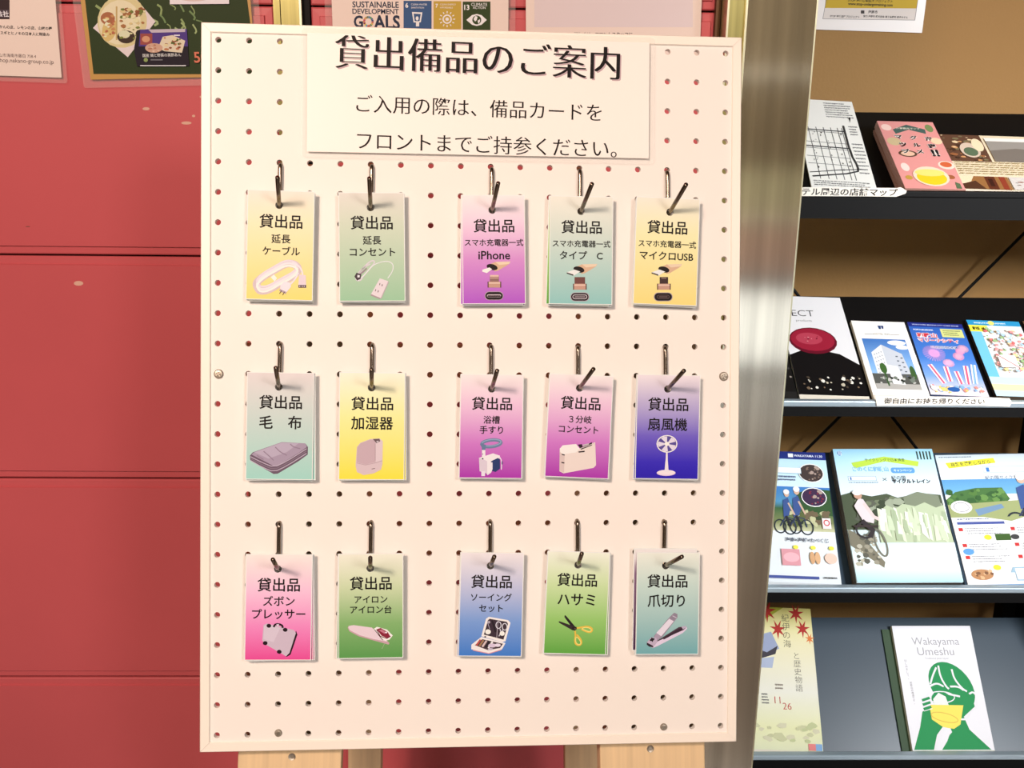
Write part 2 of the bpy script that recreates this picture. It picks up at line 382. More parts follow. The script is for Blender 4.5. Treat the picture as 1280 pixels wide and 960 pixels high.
# ================================================================== HOOKS AND CARDS
def cardmesh(wd, ht, hole, stops, ill='board', t=.0007, border=.0, rc=.0012):
    """card centred on origin with punched hole, vertical print gradient on the front"""
    hx, hy, hr = hole; V = []; Fc = []; C = []
    def col(y):
        f = min(1, max(0, (ht/2-y)/ht))
        for (f0, c0), (f1, c1) in zip(stops, stops[1:]):
            if f <= f1:
                k = (f-f0)/(f1-f0) if f1 > f0 else 0; a0, a1 = alb(c0, ill), alb(c1, ill)
                return (*[a0[i]*(1-k)+a1[i]*k for i in range(3)], 1)
        return (*alb(stops[-1][1], ill), 1)
    edge = (*alb((250, 235, 222), ill), 1)
    def quadf(pts, cs): b = len(V); V.extend(pts); Fc.append(tuple(range(b, b+len(pts)))); C.extend(cs)
    x0, x1, y0, y1 = -wd/2, wd/2, -ht/2, ht/2; bt, bb = min(hy+.006, y1-.0005), hy-.006; m_ = border
    ys = [y1-m_, bt, bb]+[y1-ht*k/12 for k in range(1, 12) if y1-ht*k/12 < bb-.001]+[y0+m_]
    for z, s_ in ((t/2, 1), (-t/2, -1)):
        for a, b in zip(ys, ys[1:]):
            if a == bt: continue
            if s_ > 0: quadf([(x0+m_, b, z), (x1-m_, b, z), (x1-m_, a, z), (x0+m_, a, z)], [col(b), col(b), col(a), col(a)])
            else: quadf([(x0+m_, b, z), (x0+m_, a, z), (x1-m_, a, z), (x1-m_, b, z)], [edge]*4)
        X0, X1 = x0+m_, x1-m_
        angs = sorted([2*math.pi*k/18 for k in range(18)]+[math.atan2(yy-hy, xx-hx) % (2*math.pi) for xx in (X0, X1) for yy in (bb, bt)])
        O = []; I = []
        for a in angs:
            c, s2 = math.cos(a), math.sin(a); k = min([(X1-hx)/c if c > 1e-6 else ((X0-hx)/c if c < -1e-6 else 9), (bt-hy)/s2 if s2 > 1e-6 else ((bb-hy)/s2 if s2 < -1e-6 else 9)])
            O.append((hx+c*k, hy+s2*k, z)); I.append((hx+c*hr, hy+s2*hr, z))
        for i in range(len(angs)):
            j = (i+1) % len(angs)
            if s_ > 0: quadf([O[i], O[j], I[j], I[i]], [col(O[i][1]), col(O[j][1]), col(I[j][1]), col(I[i][1])])
            else: quadf([O[i], I[i], I[j], O[j]], [edge]*4)
            if s_ > 0: quadf([I[i], I[j], (I[j][0], I[j][1], -t/2), (I[i][0], I[i][1], -t/2)], [edge]*4)
        if m_:
            for a, b, c, d in ((x0, y1-m_, x1, y1), (x0, y0, x1, y0+m_), (x0, y0+m_, x0+m_, y1-m_), (x1-m_, y0+m_, x1, y1-m_)):
                P = [(a, b, z), (c, b, z), (c, d, z), (a, d, z)]; quadf(P if s_ > 0 else P[::-1], [edge]*4)
    for a, b, c, d in ((x0, y0, x1, y0), (x1, y0, x1, y1), (x1, y1, x0, y1), (x0, y1, x0, y0)):
        quadf([(a, b, -t/2), (c, d, -t/2), (c, d, t/2), (a, b, t/2)], [edge]*4)
    me = bpy.data.meshes.new('loan_card'); me.from_pydata(V, [], Fc); ca = me.color_attributes.new('Col', 'FLOAT_COLOR', 'CORNER')
    ca.data.foreach_set('color', [v for c in C for v in c]); return me
def Z(ox, oy, k, a, b): return (ox+a/k, oy+b/k)
BK = (14, 6, 8)
W_ = (252, 232, 226)
def cable(A):   # zoom frame 290,190,4.571
    A.line([(150, 780), (135, 750), (180, 710), (250, 670), (310, 635), (360, 640), (385, 670), (350, 710), (280, 745), (210, 790), (160, 795)], 44, (222, 190, 185), True, 2)
    for o_, c in ((0, (250, 226, 224)), (-14, (238, 212, 210)), (14, (252, 236, 232))):
        A.line([(150, 770+o_), (140, 745+o_), (180, 705+o_), (250, 665+o_), (310, 632+o_), (362, 642+o_), (380, 668+o_), (350, 702+o_), (280, 738+o_), (210, 780+o_), (165, 785+o_)], 12, c, True, 2)
    A.line([(345, 632), (385, 650), (405, 690), (402, 720)], 9, (245, 222, 220), smooth=2)
    A.poly([(222, 715), (240, 700), (258, 722), (244, 740)], (252, 238, 236))
    A.line([(380, 690), (360, 730), (330, 760)], 9, (245, 222, 220), smooth=1)
    A.poly([(385, 700), (422, 705), (425, 778), (378, 772)], (238, 208, 206)); A.rect(380, 760, 424, 776, (70, 50, 50))
    for x in (388, 402, 414): A.rect(x-4, 763, x+3, 772, (200, 170, 170))
    A.poly([(300, 740), (335, 748), (338, 770), (312, 802), (275, 785), (278, 762)], (246, 222, 220)); A.poly([(275, 783), (312, 800), (308, 812), (270, 793)], (190, 158, 158))
    A.line([(284, 793), (272, 810)], 4, (60, 45, 45)); A.line([(300, 800), (290, 818)], 4, (60, 45, 45))
def outlet(A):
    A.line([(725, 700), (760, 650), (800, 618), (820, 628), (790, 665), (750, 710), (735, 735), (712, 735), (706, 715), (740, 670), (790, 640)], 8, (225, 205, 200), smooth=2)
    A.line([(720, 735), (760, 700), (800, 650), (840, 632), (890, 622), (922, 640), (920, 680), (890, 722)], 5, (238, 225, 215), smooth=2)
    A.line([(705, 715), (745, 690), (770, 665)], 9, (160, 135, 135), smooth=1)
    A.poly([(712, 690), (740, 700), (735, 725), (715, 735), (700, 712)], (70, 55, 58)); A.poly([(718, 702), (732, 706), (728, 718), (716, 716)], (240, 225, 225))
    A.poly([(845, 722), (893, 738), (850, 835), (795, 812)], (238, 212, 206)); A.poly([(795, 812), (850, 835), (846, 842), (792, 820)], (180, 150, 148)); A.poly([(893, 738), (896, 746), (854, 838), (850, 835)], (200, 170, 168))
    for x, y in ((846, 755), (860, 761), (822, 790), (837, 796)): A.line([(x, y-5), (x-3, y+6)], 4, (90, 60, 60))
def usb(A, ox, oy, k):   # k: 'l' lightning-like, 'c', 'm' ; local units of the zoom, origin = column centre at the plug top
    d = {'l': 0, 'c': 0, 'm': 0}[k]
    A.poly([(ox-20, oy+12), (ox+8, oy), (ox+95, oy-2), (ox+88, oy+12), (ox+25, oy+50), (ox+5, oy+55)], (226, 176, 138)); A.poly([(ox+8, oy), (ox+95, oy-2), (ox+88, oy+12), (ox+30, oy+18)], (243, 205, 168))
    A.ell(ox-10, oy+30, 32, 17, (30, 18, 18), 14)
    if k == 'l': A.poly([(ox-66, oy+45), (ox-25, oy+32), (ox-10, oy+42), (ox-40, oy+64), (ox-66, oy+56)], (250, 236, 224))
    else:
        A.poly([(ox-80, oy+46), (ox-35, oy+30), (ox-2, oy+42), (ox-42, oy+66)], (245, 232, 222)); A.poly([(ox-80, oy+46), (ox-42, oy+58), (ox-42, oy+66), (ox-80, oy+53)], (40, 28, 28)); A.line([(ox-75, oy+48), (ox-48, oy+57)], 3, (150, 130, 125))
def usb2(A, cx, y, k):
    c1 = {'l': (150, 105, 95), 'c': (120, 70, 62), 'm': (70, 45, 42)}[k]; wd = {'l': 26, 'c': 30, 'm': 24}[k]
    A.rect(cx-wd, y, cx+wd, y+40, c1)
    if k == 'l': A.rect(cx-25, y, cx+25, y+10, (238, 190, 165)); A.rect(cx-24, y+14, cx+24, y+20, (215, 165, 145))
    if k == 'm': A.rect(cx-14, y+5, cx+14, y+9, (170, 130, 115))
    A.rect(cx-39, y+38, cx+39, y+72, (205, 150, 125)); A.rect(cx-33, y+42, cx+33, y+50, (235, 190, 165)); A.rect(cx-39, y+38, cx-33, y+72, (95, 60, 52)); A.rect(cx+33, y+38, cx+39, y+72, (95, 60, 52))
def pill(A, cx, cy, rx, ry, c):
    A.poly([(cx-rx+ry+ry*math.cos(a), cy+ry*math.sin(a)) for a in [math.pi/2+math.pi*k/8 for k in range(9)]]+[(cx+rx-ry+ry*math.cos(a), cy+ry*math.sin(a)) for a in [-math.pi/2+math.pi*k/8 for k in range(9)]], c)
def usb3(A, cx, cy, k):
    pill(A, cx, cy, 54, 25, (190, 160, 160)); pill(A, cx, cy, 50, 22, (25, 16, 18))
    if k == 'l': pill(A, cx, cy, 40, 8, (225, 195, 190)); pill(A, cx, cy+2, 38, 5, (60, 40, 44))
    elif k == 'c': pill(A, cx, cy, 42, 13, (215, 190, 185)); pill(A, cx, cy, 38, 9, (50, 34, 36)); A.rect(cx-30, cy-2, cx+30, cy+2, (190, 165, 160))
    else: pill(A, cx, cy, 36, 11, (105, 78, 72)); pill(A, cx, cy, 33, 8, (40, 26, 26)); A.rect(cx-24, cy-2, cx+24, cy+2, (120, 92, 85))
def blanket(A):
    A.poly([(108, 742), (125, 722), (300, 660), (440, 668), (456, 690), (455, 735), (400, 775), (275, 850), (250, 852), (110, 770)], (110, 84, 96))
    A.poly([(118, 735), (135, 720), (300, 660), (440, 668), (450, 690), (400, 725), (280, 800), (250, 803)], (172, 146, 158))
    A.poly([(135, 722), (300, 664), (400, 668), (330, 720), (220, 760)], (190, 166, 176))
    for o_ in (0, 14, 28): A.line([(112, 748+o_*.8), (180, 782+o_), (252, 812+o_), (330, 775+o_), (448, 700+o_)], 5, (198, 172, 180) if o_ != 14 else (138, 112, 122), smooth=1)
    for p in (((190, 715), (230, 750), (250, 770)), ((260, 690), (290, 720), (330, 740)), ((350, 672), (370, 690), (410, 700)), ((150, 740), (190, 765))): A.line(list(p), 6, (150, 122, 134), smooth=1)
def humid(A):
    A.poly([(750, 690), (770, 665), (830, 642), (885, 638), (905, 655), (903, 790), (895, 825), (850, 848), (790, 858), (750, 840), (742, 800)], (222, 188, 184))
    A.poly([(752, 690), (772, 667), (830, 645), (862, 650), (862, 780), (800, 795), (748, 780)], (206, 168, 168)); A.poly([(862, 650), (888, 640), (904, 656), (900, 770), (862, 780)], (228, 196, 192))
    A.poly([(845, 642), (885, 640), (890, 655), (868, 668)], (110, 84, 84)); A.poly([(866, 655), (880, 652), (880, 660), (870, 664)], (215, 190, 188)); A.line([(860, 670), (860, 770)], 3, (180, 142, 145)); A.line([(838, 822), (858, 818)], 4, (120, 88, 92)); A.line([(748, 785), (800, 798), (862, 785), (902, 772)], 3, (185, 148, 150))
def bathrail(A):
    A.ring(260, 668, 58, 20, 20, (112, 126, 150), -6); A.ring(260, 664, 58, 19, 6, (150, 162, 182), -6)
    A.poly([(198, 665), (228, 678), (224, 712), (205, 712)], (105, 120, 146))
    A.rect(204, 708, 224, 760, (245, 225, 222)); A.poly([(186, 755), (270, 728), (312, 742), (300, 800), (235, 850), (190, 835)], (246, 226, 224)); A.poly([(186, 755), (210, 762), (235, 775), (235, 850), (192, 835)], (226, 200, 202))
    A.poly([(258, 775), (300, 755), (312, 765), (312, 820), (285, 840), (258, 832)], (38, 54, 100)); A.line([(262, 782), (262, 835), (235, 855)], 10, (242, 222, 222), smooth=1); A.line([(308, 748), (322, 770), (320, 825)], 6, (235, 215, 220), smooth=1); A.line([(325, 775), (325, 795)], 6, (60, 70, 110))
    A.rect(200, 835, 222, 864, (240, 218, 218)); A.ell(208, 760, 5, 5, (60, 60, 80)); A.ell(208, 732, 3, 3, (90, 90, 110))
def tap(A):
    A.poly([(142, 700), (160, 680), (240, 672), (262, 700), (355, 660), (360, 800), (345, 815), (165, 848), (140, 835)], (243, 214, 196)); A.poly([(142, 700), (160, 680), (240, 672), (262, 700), (240, 722), (150, 735)], (252, 232, 216)); A.poly([(142, 720), (172, 738), (168, 845), (140, 832)], (226, 192, 178))
    A.poly([(250, 676), (275, 672), (280, 690), (335, 660), (336, 680), (270, 706)], (46, 30, 34)); A.poly([(278, 676), (318, 668), (316, 676), (282, 686)], (205, 180, 176))
    A.line([(255, 720), (292, 716)], 8, (50, 34, 36)); A.line([(155, 734), (172, 738)], 7, (48, 30, 34)); A.line([(152, 782), (170, 786)], 7, (48, 30, 34)); A.line([(262, 700), (350, 668), (352, 680)], 4, (225, 195, 185))
def fan(A):
    A.ell(785, 671, 63, 53, (238, 216, 222)); A.ell(785, 671, 56, 47, (92, 74, 140))
    for k in range(5):
        a = math.radians(72*k-60); b = a+.75
        A.poly([(785, 671), (785+54*math.cos(a), 671+45*math.sin(a)), (785+56*math.cos((a+b)/2), 671+47*math.sin((a+b)/2)), (785+54*math.cos(b), 671+45*math.sin(b))], (236, 214, 224))
    A.ring(785, 671, 60, 50, 5, (250, 232, 234)); A.ell(785, 671, 15, 12, (252, 236, 234))
    A.poly([(779, 722), (789, 722), (790, 770), (794, 832), (772, 832), (777, 770)], (246, 222, 226)); A.ell(780, 845, 57, 18, (244, 206, 214)); A.ell(780, 841, 52, 14, (252, 224, 228)); A.poly([(776, 770), (790, 770), (795, 840), (770, 840)], (246, 222, 226))
def presser(A):
    A.poly([(385, 712), (393, 735), (352, 855), (330, 868), (318, 862)], (40, 18, 26)); A.poly([(190, 678), (210, 668), (372, 708), (384, 725), (345, 845), (325, 865), (205, 795), (182, 770)], (212, 182, 188)); A.poly([(192, 684), (212, 676), (290, 695), (250, 780), (190, 762)], (222, 194, 198))
    A.line([(250, 690), (262, 670), (300, 676), (306, 695)], 12, (30, 14, 20), smooth=1)
    for x, y in ((222, 682), (320, 706), (200, 786), (284, 838)): A.ell(x, y, 14, 12, (32, 14, 22))
    A.rect(268, 672, 282, 684, (230, 200, 205))
def iron(A):
    A.poly([(695, 695), (700, 683), (730, 678), (840, 695), (945, 785), (940, 795), (850, 770), (760, 745), (705, 715)], (206, 158, 158)); A.poly([(697, 690), (705, 682), (730, 678), (840, 693), (935, 778), (850, 762), (765, 738), (707, 708)], (238, 204, 202))
    A.poly([(852, 700), (870, 688), (930, 705), (965, 740), (945, 765), (920, 772), (895, 755)], (250, 232, 228)); A.poly([(868, 703), (892, 695), (935, 720), (950, 745), (935, 758), (898, 742)], (142, 32, 52)); A.poly([(880, 708), (900, 704), (925, 722), (915, 730)], (205, 120, 130)); A.line([(868, 705), (890, 745), (930, 758), (952, 745)], 5, (110, 24, 42)); A.ell(925, 722, 8, 5, (235, 205, 205)); A.line([(856, 706), (905, 768)], 4, (60, 30, 34)); A.line([(915, 790), (900, 820)], 2, (190, 190, 150))
def sewing(A):
    A.poly([(228, 640), (245, 628), (360, 648), (375, 665), (345, 775), (325, 780), (200, 745)], (252, 232, 228)); A.poly([(240, 648), (250, 640), (352, 658), (360, 670), (333, 765), (215, 735)], (62, 44, 52)); A.line([(300, 648), (292, 755)], 3, (200, 180, 182))
    A.ring(303, 678, 15, 20, 5, (225, 210, 210)); A.ring(340, 688, 14, 20, 5, (225, 210, 210)); A.line([(312, 700), (322, 740)], 6, (215, 200, 200)); A.line([(330, 705), (305, 745)], 6, (215, 200, 200)); A.ell(240, 718, 17, 15, (252, 236, 232)); A.ell(325, 728, 15, 14, (252, 236, 232)); A.line([(235, 655), (250, 700)], 3, (190, 170, 180)); A.line([(265, 650), (285, 720)], 9, (35, 24, 30)); A.ell(246, 660, 8, 8, (180, 160, 165))
    A.poly([(140, 795), (200, 748), (345, 785), (325, 822), (250, 850), (140, 822)], (250, 230, 226)); A.poly([(160, 798), (205, 762), (330, 790), (312, 815), (240, 828)], (78, 56, 60))
    for i, c in enumerate(((196, 80, 70), (170, 120, 80), (225, 190, 180), (40, 30, 36), (246, 230, 228))): A.line([(205+18*i-10, 765+3*i), (170+18*i, 800+4*i)], 11, c)
    A.ell(265, 800, 24, 12, (225, 195, 205)); A.ell(298, 798, 18, 10, (238, 214, 218)); A.ell(255, 822, 16, 7, (205, 185, 192)); A.line([(150, 828), (245, 848), (320, 826)], 5, (225, 150, 150)); A.rect(218, 744, 228, 752, (60, 44, 44))
def scissors(A):
    A.poly([(700, 618), (708, 622), (765, 690), (755, 700), (742, 690), (698, 630)], (38, 26, 28)); A.poly([(664, 656), (670, 655), (755, 685), (762, 705), (748, 710), (666, 664)], (52, 38, 38)); A.poly([(745, 690), (770, 688), (775, 700), (760, 712), (745, 706)], (30, 20, 22))
    A.line([(772, 696), (800, 692), (835, 685), (862, 695), (866, 712), (850, 722), (825, 715), (800, 702)], 10, (240, 186, 70), smooth=2); A.line([(800, 698), (830, 690), (858, 700), (860, 712), (845, 718), (815, 706)], 5, (250, 222, 120), True, 2)
    A.line([(762, 712), (765, 740), (760, 775), (768, 795), (790, 800), (802, 785), (795, 760), (772, 735)], 10, (240, 186, 70), smooth=2); A.line([(768, 745), (764, 775), (775, 793), (792, 794), (798, 782), (785, 760)], 5, (250, 222, 120), True, 2); A.ell(762, 700, 6, 6, (90, 70, 60))
def clipper(A):
    A.poly([(385, 775), (520, 690), (560, 685), (560, 700), (545, 712), (400, 780)], (80, 52, 62)); A.poly([(358, 800), (400, 772), (548, 708), (568, 690), (570, 700), (545, 725), (390, 805), (362, 816)], (232, 204, 214)); A.poly([(425, 755), (520, 700), (555, 692), (540, 706), (430, 765)], (58, 34, 46)); A.poly([(535, 688), (562, 682), (568, 690), (545, 704)], (196, 172, 184))
    A.poly([(455, 640), (490, 605), (512, 612), (512, 632), (425, 745), (385, 775), (370, 745)], (160, 138, 148)); A.poly([(462, 640), (490, 655), (415, 745), (385, 725)], (238, 216, 222)); A.poly([(470, 628), (494, 604), (512, 612), (510, 630), (492, 648), (468, 640)], (150, 130, 138)); A.line([(482, 622), (506, 634)], 4, (215, 195, 200)); A.poly([(385, 728), (412, 745), (392, 772), (372, 748)], (178, 152, 164))
    A.poly([(328, 782), (355, 750), (385, 755), (392, 778), (362, 815), (335, 800)], (200, 172, 184)); A.poly([(328, 782), (362, 800), (370, 812), (340, 806), (328, 795)], (46, 28, 36)); A.ell(360, 765, 15, 8, (40, 28, 32), -20); A.ell(360, 765, 5, 14, (40, 28, 32), -10)
# (zoom frame origin x,y,k), quad in zoom coords, gradient, lines, picture, hook hole, base, tip in zoom coords, words for the label, behind cards
G = {
 'yel': [(0, (250, 226, 202)), (.3, (252, 228, 178)), (1, (252, 216, 112))],
 'grn': [(0, (236, 216, 196)), (.3, (216, 212, 180)), (1, (162, 194, 150))],
 'pur': [(0, (255, 232, 218)), (.25, (250, 205, 212)), (.6, (222, 140, 192)), (1, (184, 84, 186))],
 'teal': [(0, (250, 232, 208)), (.35, (220, 218, 196)), (1, (150, 194, 180))],
 'yel2': [(0, (253, 232, 205)), (.35, (254, 232, 170)), (1, (253, 216, 122))],
 'mint': [(0, (236, 212, 200)), (.35, (212, 210, 194)), (1, (168, 208, 186))],
 'yel3': [(0, (254, 238, 206)), (.4, (253, 234, 150)), (1, (250, 222, 60))],
 'mag': [(0, (254, 230, 216)), (.3, (244, 190, 206)), (.65, (216, 120, 186)), (1, (176, 46, 158))],
 'blue': [(0, (250, 224, 216)), (.25, (200, 176, 200)), (.6, (112, 86, 182)), (.85, (52, 30, 172)), (1, (42, 20, 160))],
 'pink': [(0, (254, 228, 210)), (.35, (252, 190, 205)), (.7, (246, 130, 178)), (1, (238, 72, 138))],
 'gr2': [(0, (248, 232, 204)), (.3, (214, 214, 164)), (.65, (140, 176, 104)), (1, (92, 150, 72))],
 'skb': [(0, (248, 226, 216)), (.3, (206, 196, 210)), (.65, (130, 156, 202)), (1, (64, 120, 190))],
 'gr3': [(0, (250, 240, 210)), (.3, (214, 222, 160)), (.65, (160, 198, 104)), (1, (96, 162, 60))],
 'prp': [(0, (246, 226, 210)), (.12, (225, 200, 192)), (.2, (140, 100, 120)), (1, (70, 36, 66))],
 'tea2': [(0, (246, 234, 210)), (.3, (208, 216, 196)), (1, (116, 168, 164))]}
FA = (290, 190, 4.571); FB = (560, 190, 4.571); FC = (670, 190, 4.571); FD = (290, 415, 4.8); FE = (560, 415, 4.8); FG = (670, 415, 4.8); FH = (290, 640, 4.8); FI = (560, 640, 4.8); FJ = (740, 640, 4.8)
CH = '貸出品'
CARDS = [
 (FA, ((90, 215), (470, 225), (465, 855), (78, 838)), 'yel', [(CH, 280, 398, 245), ('延長', 280, 497, 108), ('ケーブル', 282, 567, 213)], cable, (278, 70), (270, 300), (260, 145), 'pale yellow loan card with a coiled white extension cable', []),
 (FA, ((600, 228), (984, 235), (992, 855), (622, 852)), 'grn', [(CH, 798, 405, 240), ('延長', 800, 505, 104), ('コンセント', 803, 572, 258)], outlet, (800, 78), (792, 313), (785, 150), 'sage green loan card with a white socket lead', [(3, 6, 'grn')]),
 (FB, ((75, 245), (440, 245), (443, 870), (88, 868)), 'pur', [(CH, 262, 423, 232), ('スマホ充電器一式', 263, 518, 334), ('iPhone', 264, 588, 180)], lambda A: (usb(A, 262, 628, 'l'), usb2(A, 265, 703, 'l'), usb3(A, 263, 822, 'l')), (250, 95), (252, 328), (287, 178), 'purple loan card with a phone charging plug', [(-12, 0, 'pur')]),
 (FC, ((77, 250), (445, 255), (432, 875), (75, 868)), 'teal', [(CH, 260, 430, 230), ('スマホ充電器一式', 260, 525, 330), ('タイプ　C', 258, 592, 245)], lambda A: (usb(A, 255, 642, 'c'), usb2(A, 250, 715, 'c'), usb3(A, 250, 828, 'c')), (250, 105), (257, 335), (320, 182), 'grey-teal loan card with a phone charging plug', [(-14, 0, 'gr3')]),
 (FC, ((577, 258), (945, 265), (910, 880), (550, 868)), 'yel2', [(CH, 750, 432, 228), ('スマホ充電器一式', 750, 527, 328), ('マイクロUSB', 745, 595, 305)], lambda A: (usb(A, 740, 642, 'm'), usb2(A, 730, 715, 'm'), usb3(A, 726, 828, 'm')), (748, 112), (765, 340), (858, 185), 'pale yellow loan card with a phone charging plug', [(4, -6, 'yel2')]),
 (FD, ((90, 240), (498, 245), (480, 888), (82, 885)), 'mint', [(CH, 292, 422, 256), ('毛　布', 291, 543, 252)], blanket, (292, 70), (281, 325), (263, 215), 'mint green loan card with a folded mauve blanket', [(14, 4, 'mint')]),
 (FD, ((640, 240), (1045, 245), (1030, 888), (643, 887)), 'yel3', [(CH, 842, 430, 250), ('加湿器', 841, 547, 250)], humid, (842, 75), (838, 330), (838, 225), 'bright yellow loan card with a pinkish humidifier', [(10, 2, 'yel3')]),
 (FE, ((72, 250), (458, 258), (440, 880), (68, 877)), 'mag', [(CH, 264, 430, 240), ('浴槽', 262, 527, 98), ('手すり', 260, 588, 140)], bathrail, (258, 82), (262, 337), (295, 232), 'magenta loan card with a bathtub handrail', [(5, -2, 'mag')]),
 (FG, ((82, 250), (468, 262), (432, 885), (50, 865)), 'mag', [(CH, 268, 428, 238), ('３分岐', 265, 525, 136), ('コンセント', 255, 585, 236)], tap, (250, 88), (262, 332), (345, 222), 'magenta loan card with a cream triple plug adapter', [(6, 2, 'mag')]),
 (FG, ((608, 255), (993, 258), (967, 885), (592, 882)), 'blue', [(CH, 793, 435, 240), ('扇風機', 789, 555, 234)], fan, (772, 90), (790, 338), (888, 232), 'deep blue loan card with a white pedestal fan', [(-8, 2, 'blue')]),
 (FH, ((80, 252), (488, 255), (472, 890), (78, 890)), 'pink', [(CH, 281, 437, 254), ('ズボン', 282, 535, 188), ('プレッサー', 281, 612, 318)], presser, (285, 65), (275, 337), (245, 285), 'hot pink loan card with a grey trouser press', [(10, -2, 'pink'), (18, -6, 'pink')]),
 (FH, ((632, 248), (1028, 250), (1028, 875), (645, 880)), 'gr2', [(CH, 833, 428, 250), ('アイロン', 834, 524, 196), ('アイロン台', 834, 585, 248)], iron, (835, 60), (830, 333), (830, 275), 'olive green loan card with an iron on its board', [(-10, -8, 'gr2')]),
 (FI, ((75, 240), (458, 245), (440, 868), (62, 865)), 'skb', [(CH, 261, 418, 244), ('ソーイング', 260, 512, 244), ('セット', 258, 577, 142)], sewing, (253, 55), (255, 318), (278, 268), 'sky blue loan card with an open sewing kit', [(-6, -2, 'blue')]),
 (FI, ((600, 235), (978, 240), (942, 858), (570, 848)), 'gr3', [(CH, 775, 408, 238), ('ハサミ', 770, 525, 224)], scissors, (775, 52), (780, 313), (803, 250), 'leaf green loan card with yellow-handled scissors', [(12, -10, 'gr3')]),
 (FJ, ((268, 240), (650, 245), (635, 852), (262, 858)), 'tea2', [(CH, 452, 415, 240), ('爪切り', 445, 532, 222)], clipper, (432, 55), (442, 318), (540, 268), 'blue-green loan card with steel nail clippers', [(-22, -70, 'prp')]),
]
ROWN = ['top', 'middle', 'bottom']; CN = ['leftmost', 'second from the left', 'third from the left', 'fourth from the left', 'rightmost']
for i, (fr, q, g, lines, pic, hole, base, tip, lab, behind) in enumerate(CARDS):
    T = lambda a, b, fr=fr: Z(*fr, a, b)
    D = .0085
    cx, cy, rot, cw, ch_ = PB.quad([T(*p) for p in q], D)
    CP = PB.sub(cx, cy, D, rot)
    hb = CP.px(*T(*base))
    me = cardmesh(cw, ch_, (hb.x, hb.y-.0006, .0031), G[g], border=.0006)
    c = link('loan_card', me, INK, None, CP.mw()); tag(c, lab+', hanging frontmost on its wire hook', 'card', 'printed loan cards on the pegboard hooks')
    mp = lambda a, b, CP=CP, T=T: CP.px(*T(a, b))
    A = Art(mp, z0=.00045); pic(A); A.done('printed_picture', c)
    A = Art(mp, z0=.00045)
    for s_, x, y, w__ in lines: A.text(s_, x, y, w__, BK, off=.004, bold=.011)
    A.done('printed_lettering', c)
    # cards behind the front one on the same hook
    bl = (list(behind)+[(-2, 2, g), (3, 2, g)])[:2]
    short = ['cable', 'socket lead', 'purple charger', 'teal charger', 'yellow charger', 'blanket', 'humidifier', 'handrail', 'plug adapter', 'fan', 'trouser press', 'iron', 'sewing kit', 'scissors', 'nail clipper'][i]
    for k, (dx, dy, gg) in enumerate(bl):
        d2 = D-.0014*(k+1); ang = rot-dx*.0011*(1 if dy < -50 else 1)
        dxm = dx/fr[2]*.00066; w2 = cw
        bx, by = cx+dxm*.8, cy-.0006*(k+1)+(.0038 if dy < -50 else 0)
        BP = PB.sub(bx, by, d2, rot+(dx*.0012 if dy > -50 else 0))
        hh = BP.px(*T(*base)); h2 = ch_*(.86 if dy < -50 else 1)
        me2 = cardmesh(w2, ch_, (hh.x, hh.y-.0006, .0033), G[gg], border=.0006)
        o = link('loan_card', me2, INK, None, BP.mw())
        tag(o, f'spare card directly behind the frontmost {short} card' if k == 0 else f'rearmost card on the {short} card hook', 'card', f'spare cards on the {short} hook')
    # wire hook
    hp = PB.px(*T(*hole), .001); bp = PB.px(*T(*base), .0085); tp = PB.px(*T(*tip), .051)
    bm = bmesh.new(); rr = .00175
    bs = Vector((bp.x, bp.y-.0005, .0085)); tv = Vector((tp.x, tp.y, .051)); dirv = (tv-bs).normalized()
    st = bs-dirv*(bs.z-.0025)/dirv.z
    tube(bm, roundpath([(hp.x, hp.y, -.010), (hp.x, hp.y, .0028), (hp.x+(st.x-hp.x)*.3, hp.y-.008, .0032), (st.x, st.y, .0030), tuple(bs), tuple(tv)], .0035), rr)
    h = fin(bm, 'pegboard_hook', M_hook, None, PB.mw(), True)
    tag(h, f'bent metal wire hook, {CN[i%5]} of the {ROWN[i//5]} row on the pegboard', 'hook', 'wire hooks on the pegboard')
# ================================================================== TITLE SIGN
sq = ((376.5, 33.5), (819, 47.5), (817, 205), (377, 197.5))
cx, cy, rot, sw, sh = PB.quad(sq, .0022); SP = PB.sub(cx, cy, .0032, rot)
M_film = bpy.data.materials.new('clear_laminate_film'); M_film.use_nodes = True
_b = M_film.node_tree.nodes['Principled BSDF']; _b.inputs['Base Color'].default_value = (.95, .93, .9, 1); _b.inputs['Roughness'].default_value = .12
_b.inputs['Alpha'].default_value = .08
def rrect(bm, wd, ht, r, z0, z1, n=5):
    P = []
    for sx, sy, a0 in ((1, 1, 0), (-1, 1, 90), (-1, -1, 180), (1, -1, 270)):
        for k in range(n+1):
            a = math.radians(a0+90*k/n); P.append((sx*(wd/2-r)+r*math.cos(a), sy*(ht/2-r)+r*math.sin(a)))
    A = [bm.verts.new((x, y, z0)) for x, y in P]; B = [bm.verts.new((x, y, z1)) for x, y in P]
    bm.faces.new(A); bm.faces.new(B)
    for k in range(len(P)): bm.faces.new((A[k], A[(k+1) % len(P)], B[(k+1) % len(P)], B[k]))
bm = bmesh.new(); rrect(bm, sw, sh, .004, -.0004, 0)
sign = fin(bm, 'notice_sign', M_film, None, SP.mw())
tag(sign, 'large laminated white sign with big black writing across the top of the pegboard', 'sign')
M_paper = mat('white_sign_paper', (243, 241, 239), .45, coat=.2)
bm = bmesh.new(); rrect(bm, sw-.0095, sh-.0095, .0006, .00003, .0002); fin(bm, 'paper_sheet', M_paper, sign)
A = Art(lambda a, b: SP.px(a, b), z0=.0003)
def title(A, s_, cx, cy, wd, col):
    A.text(s_, cx, cy, wd, col, off=-.012, mincho=4)
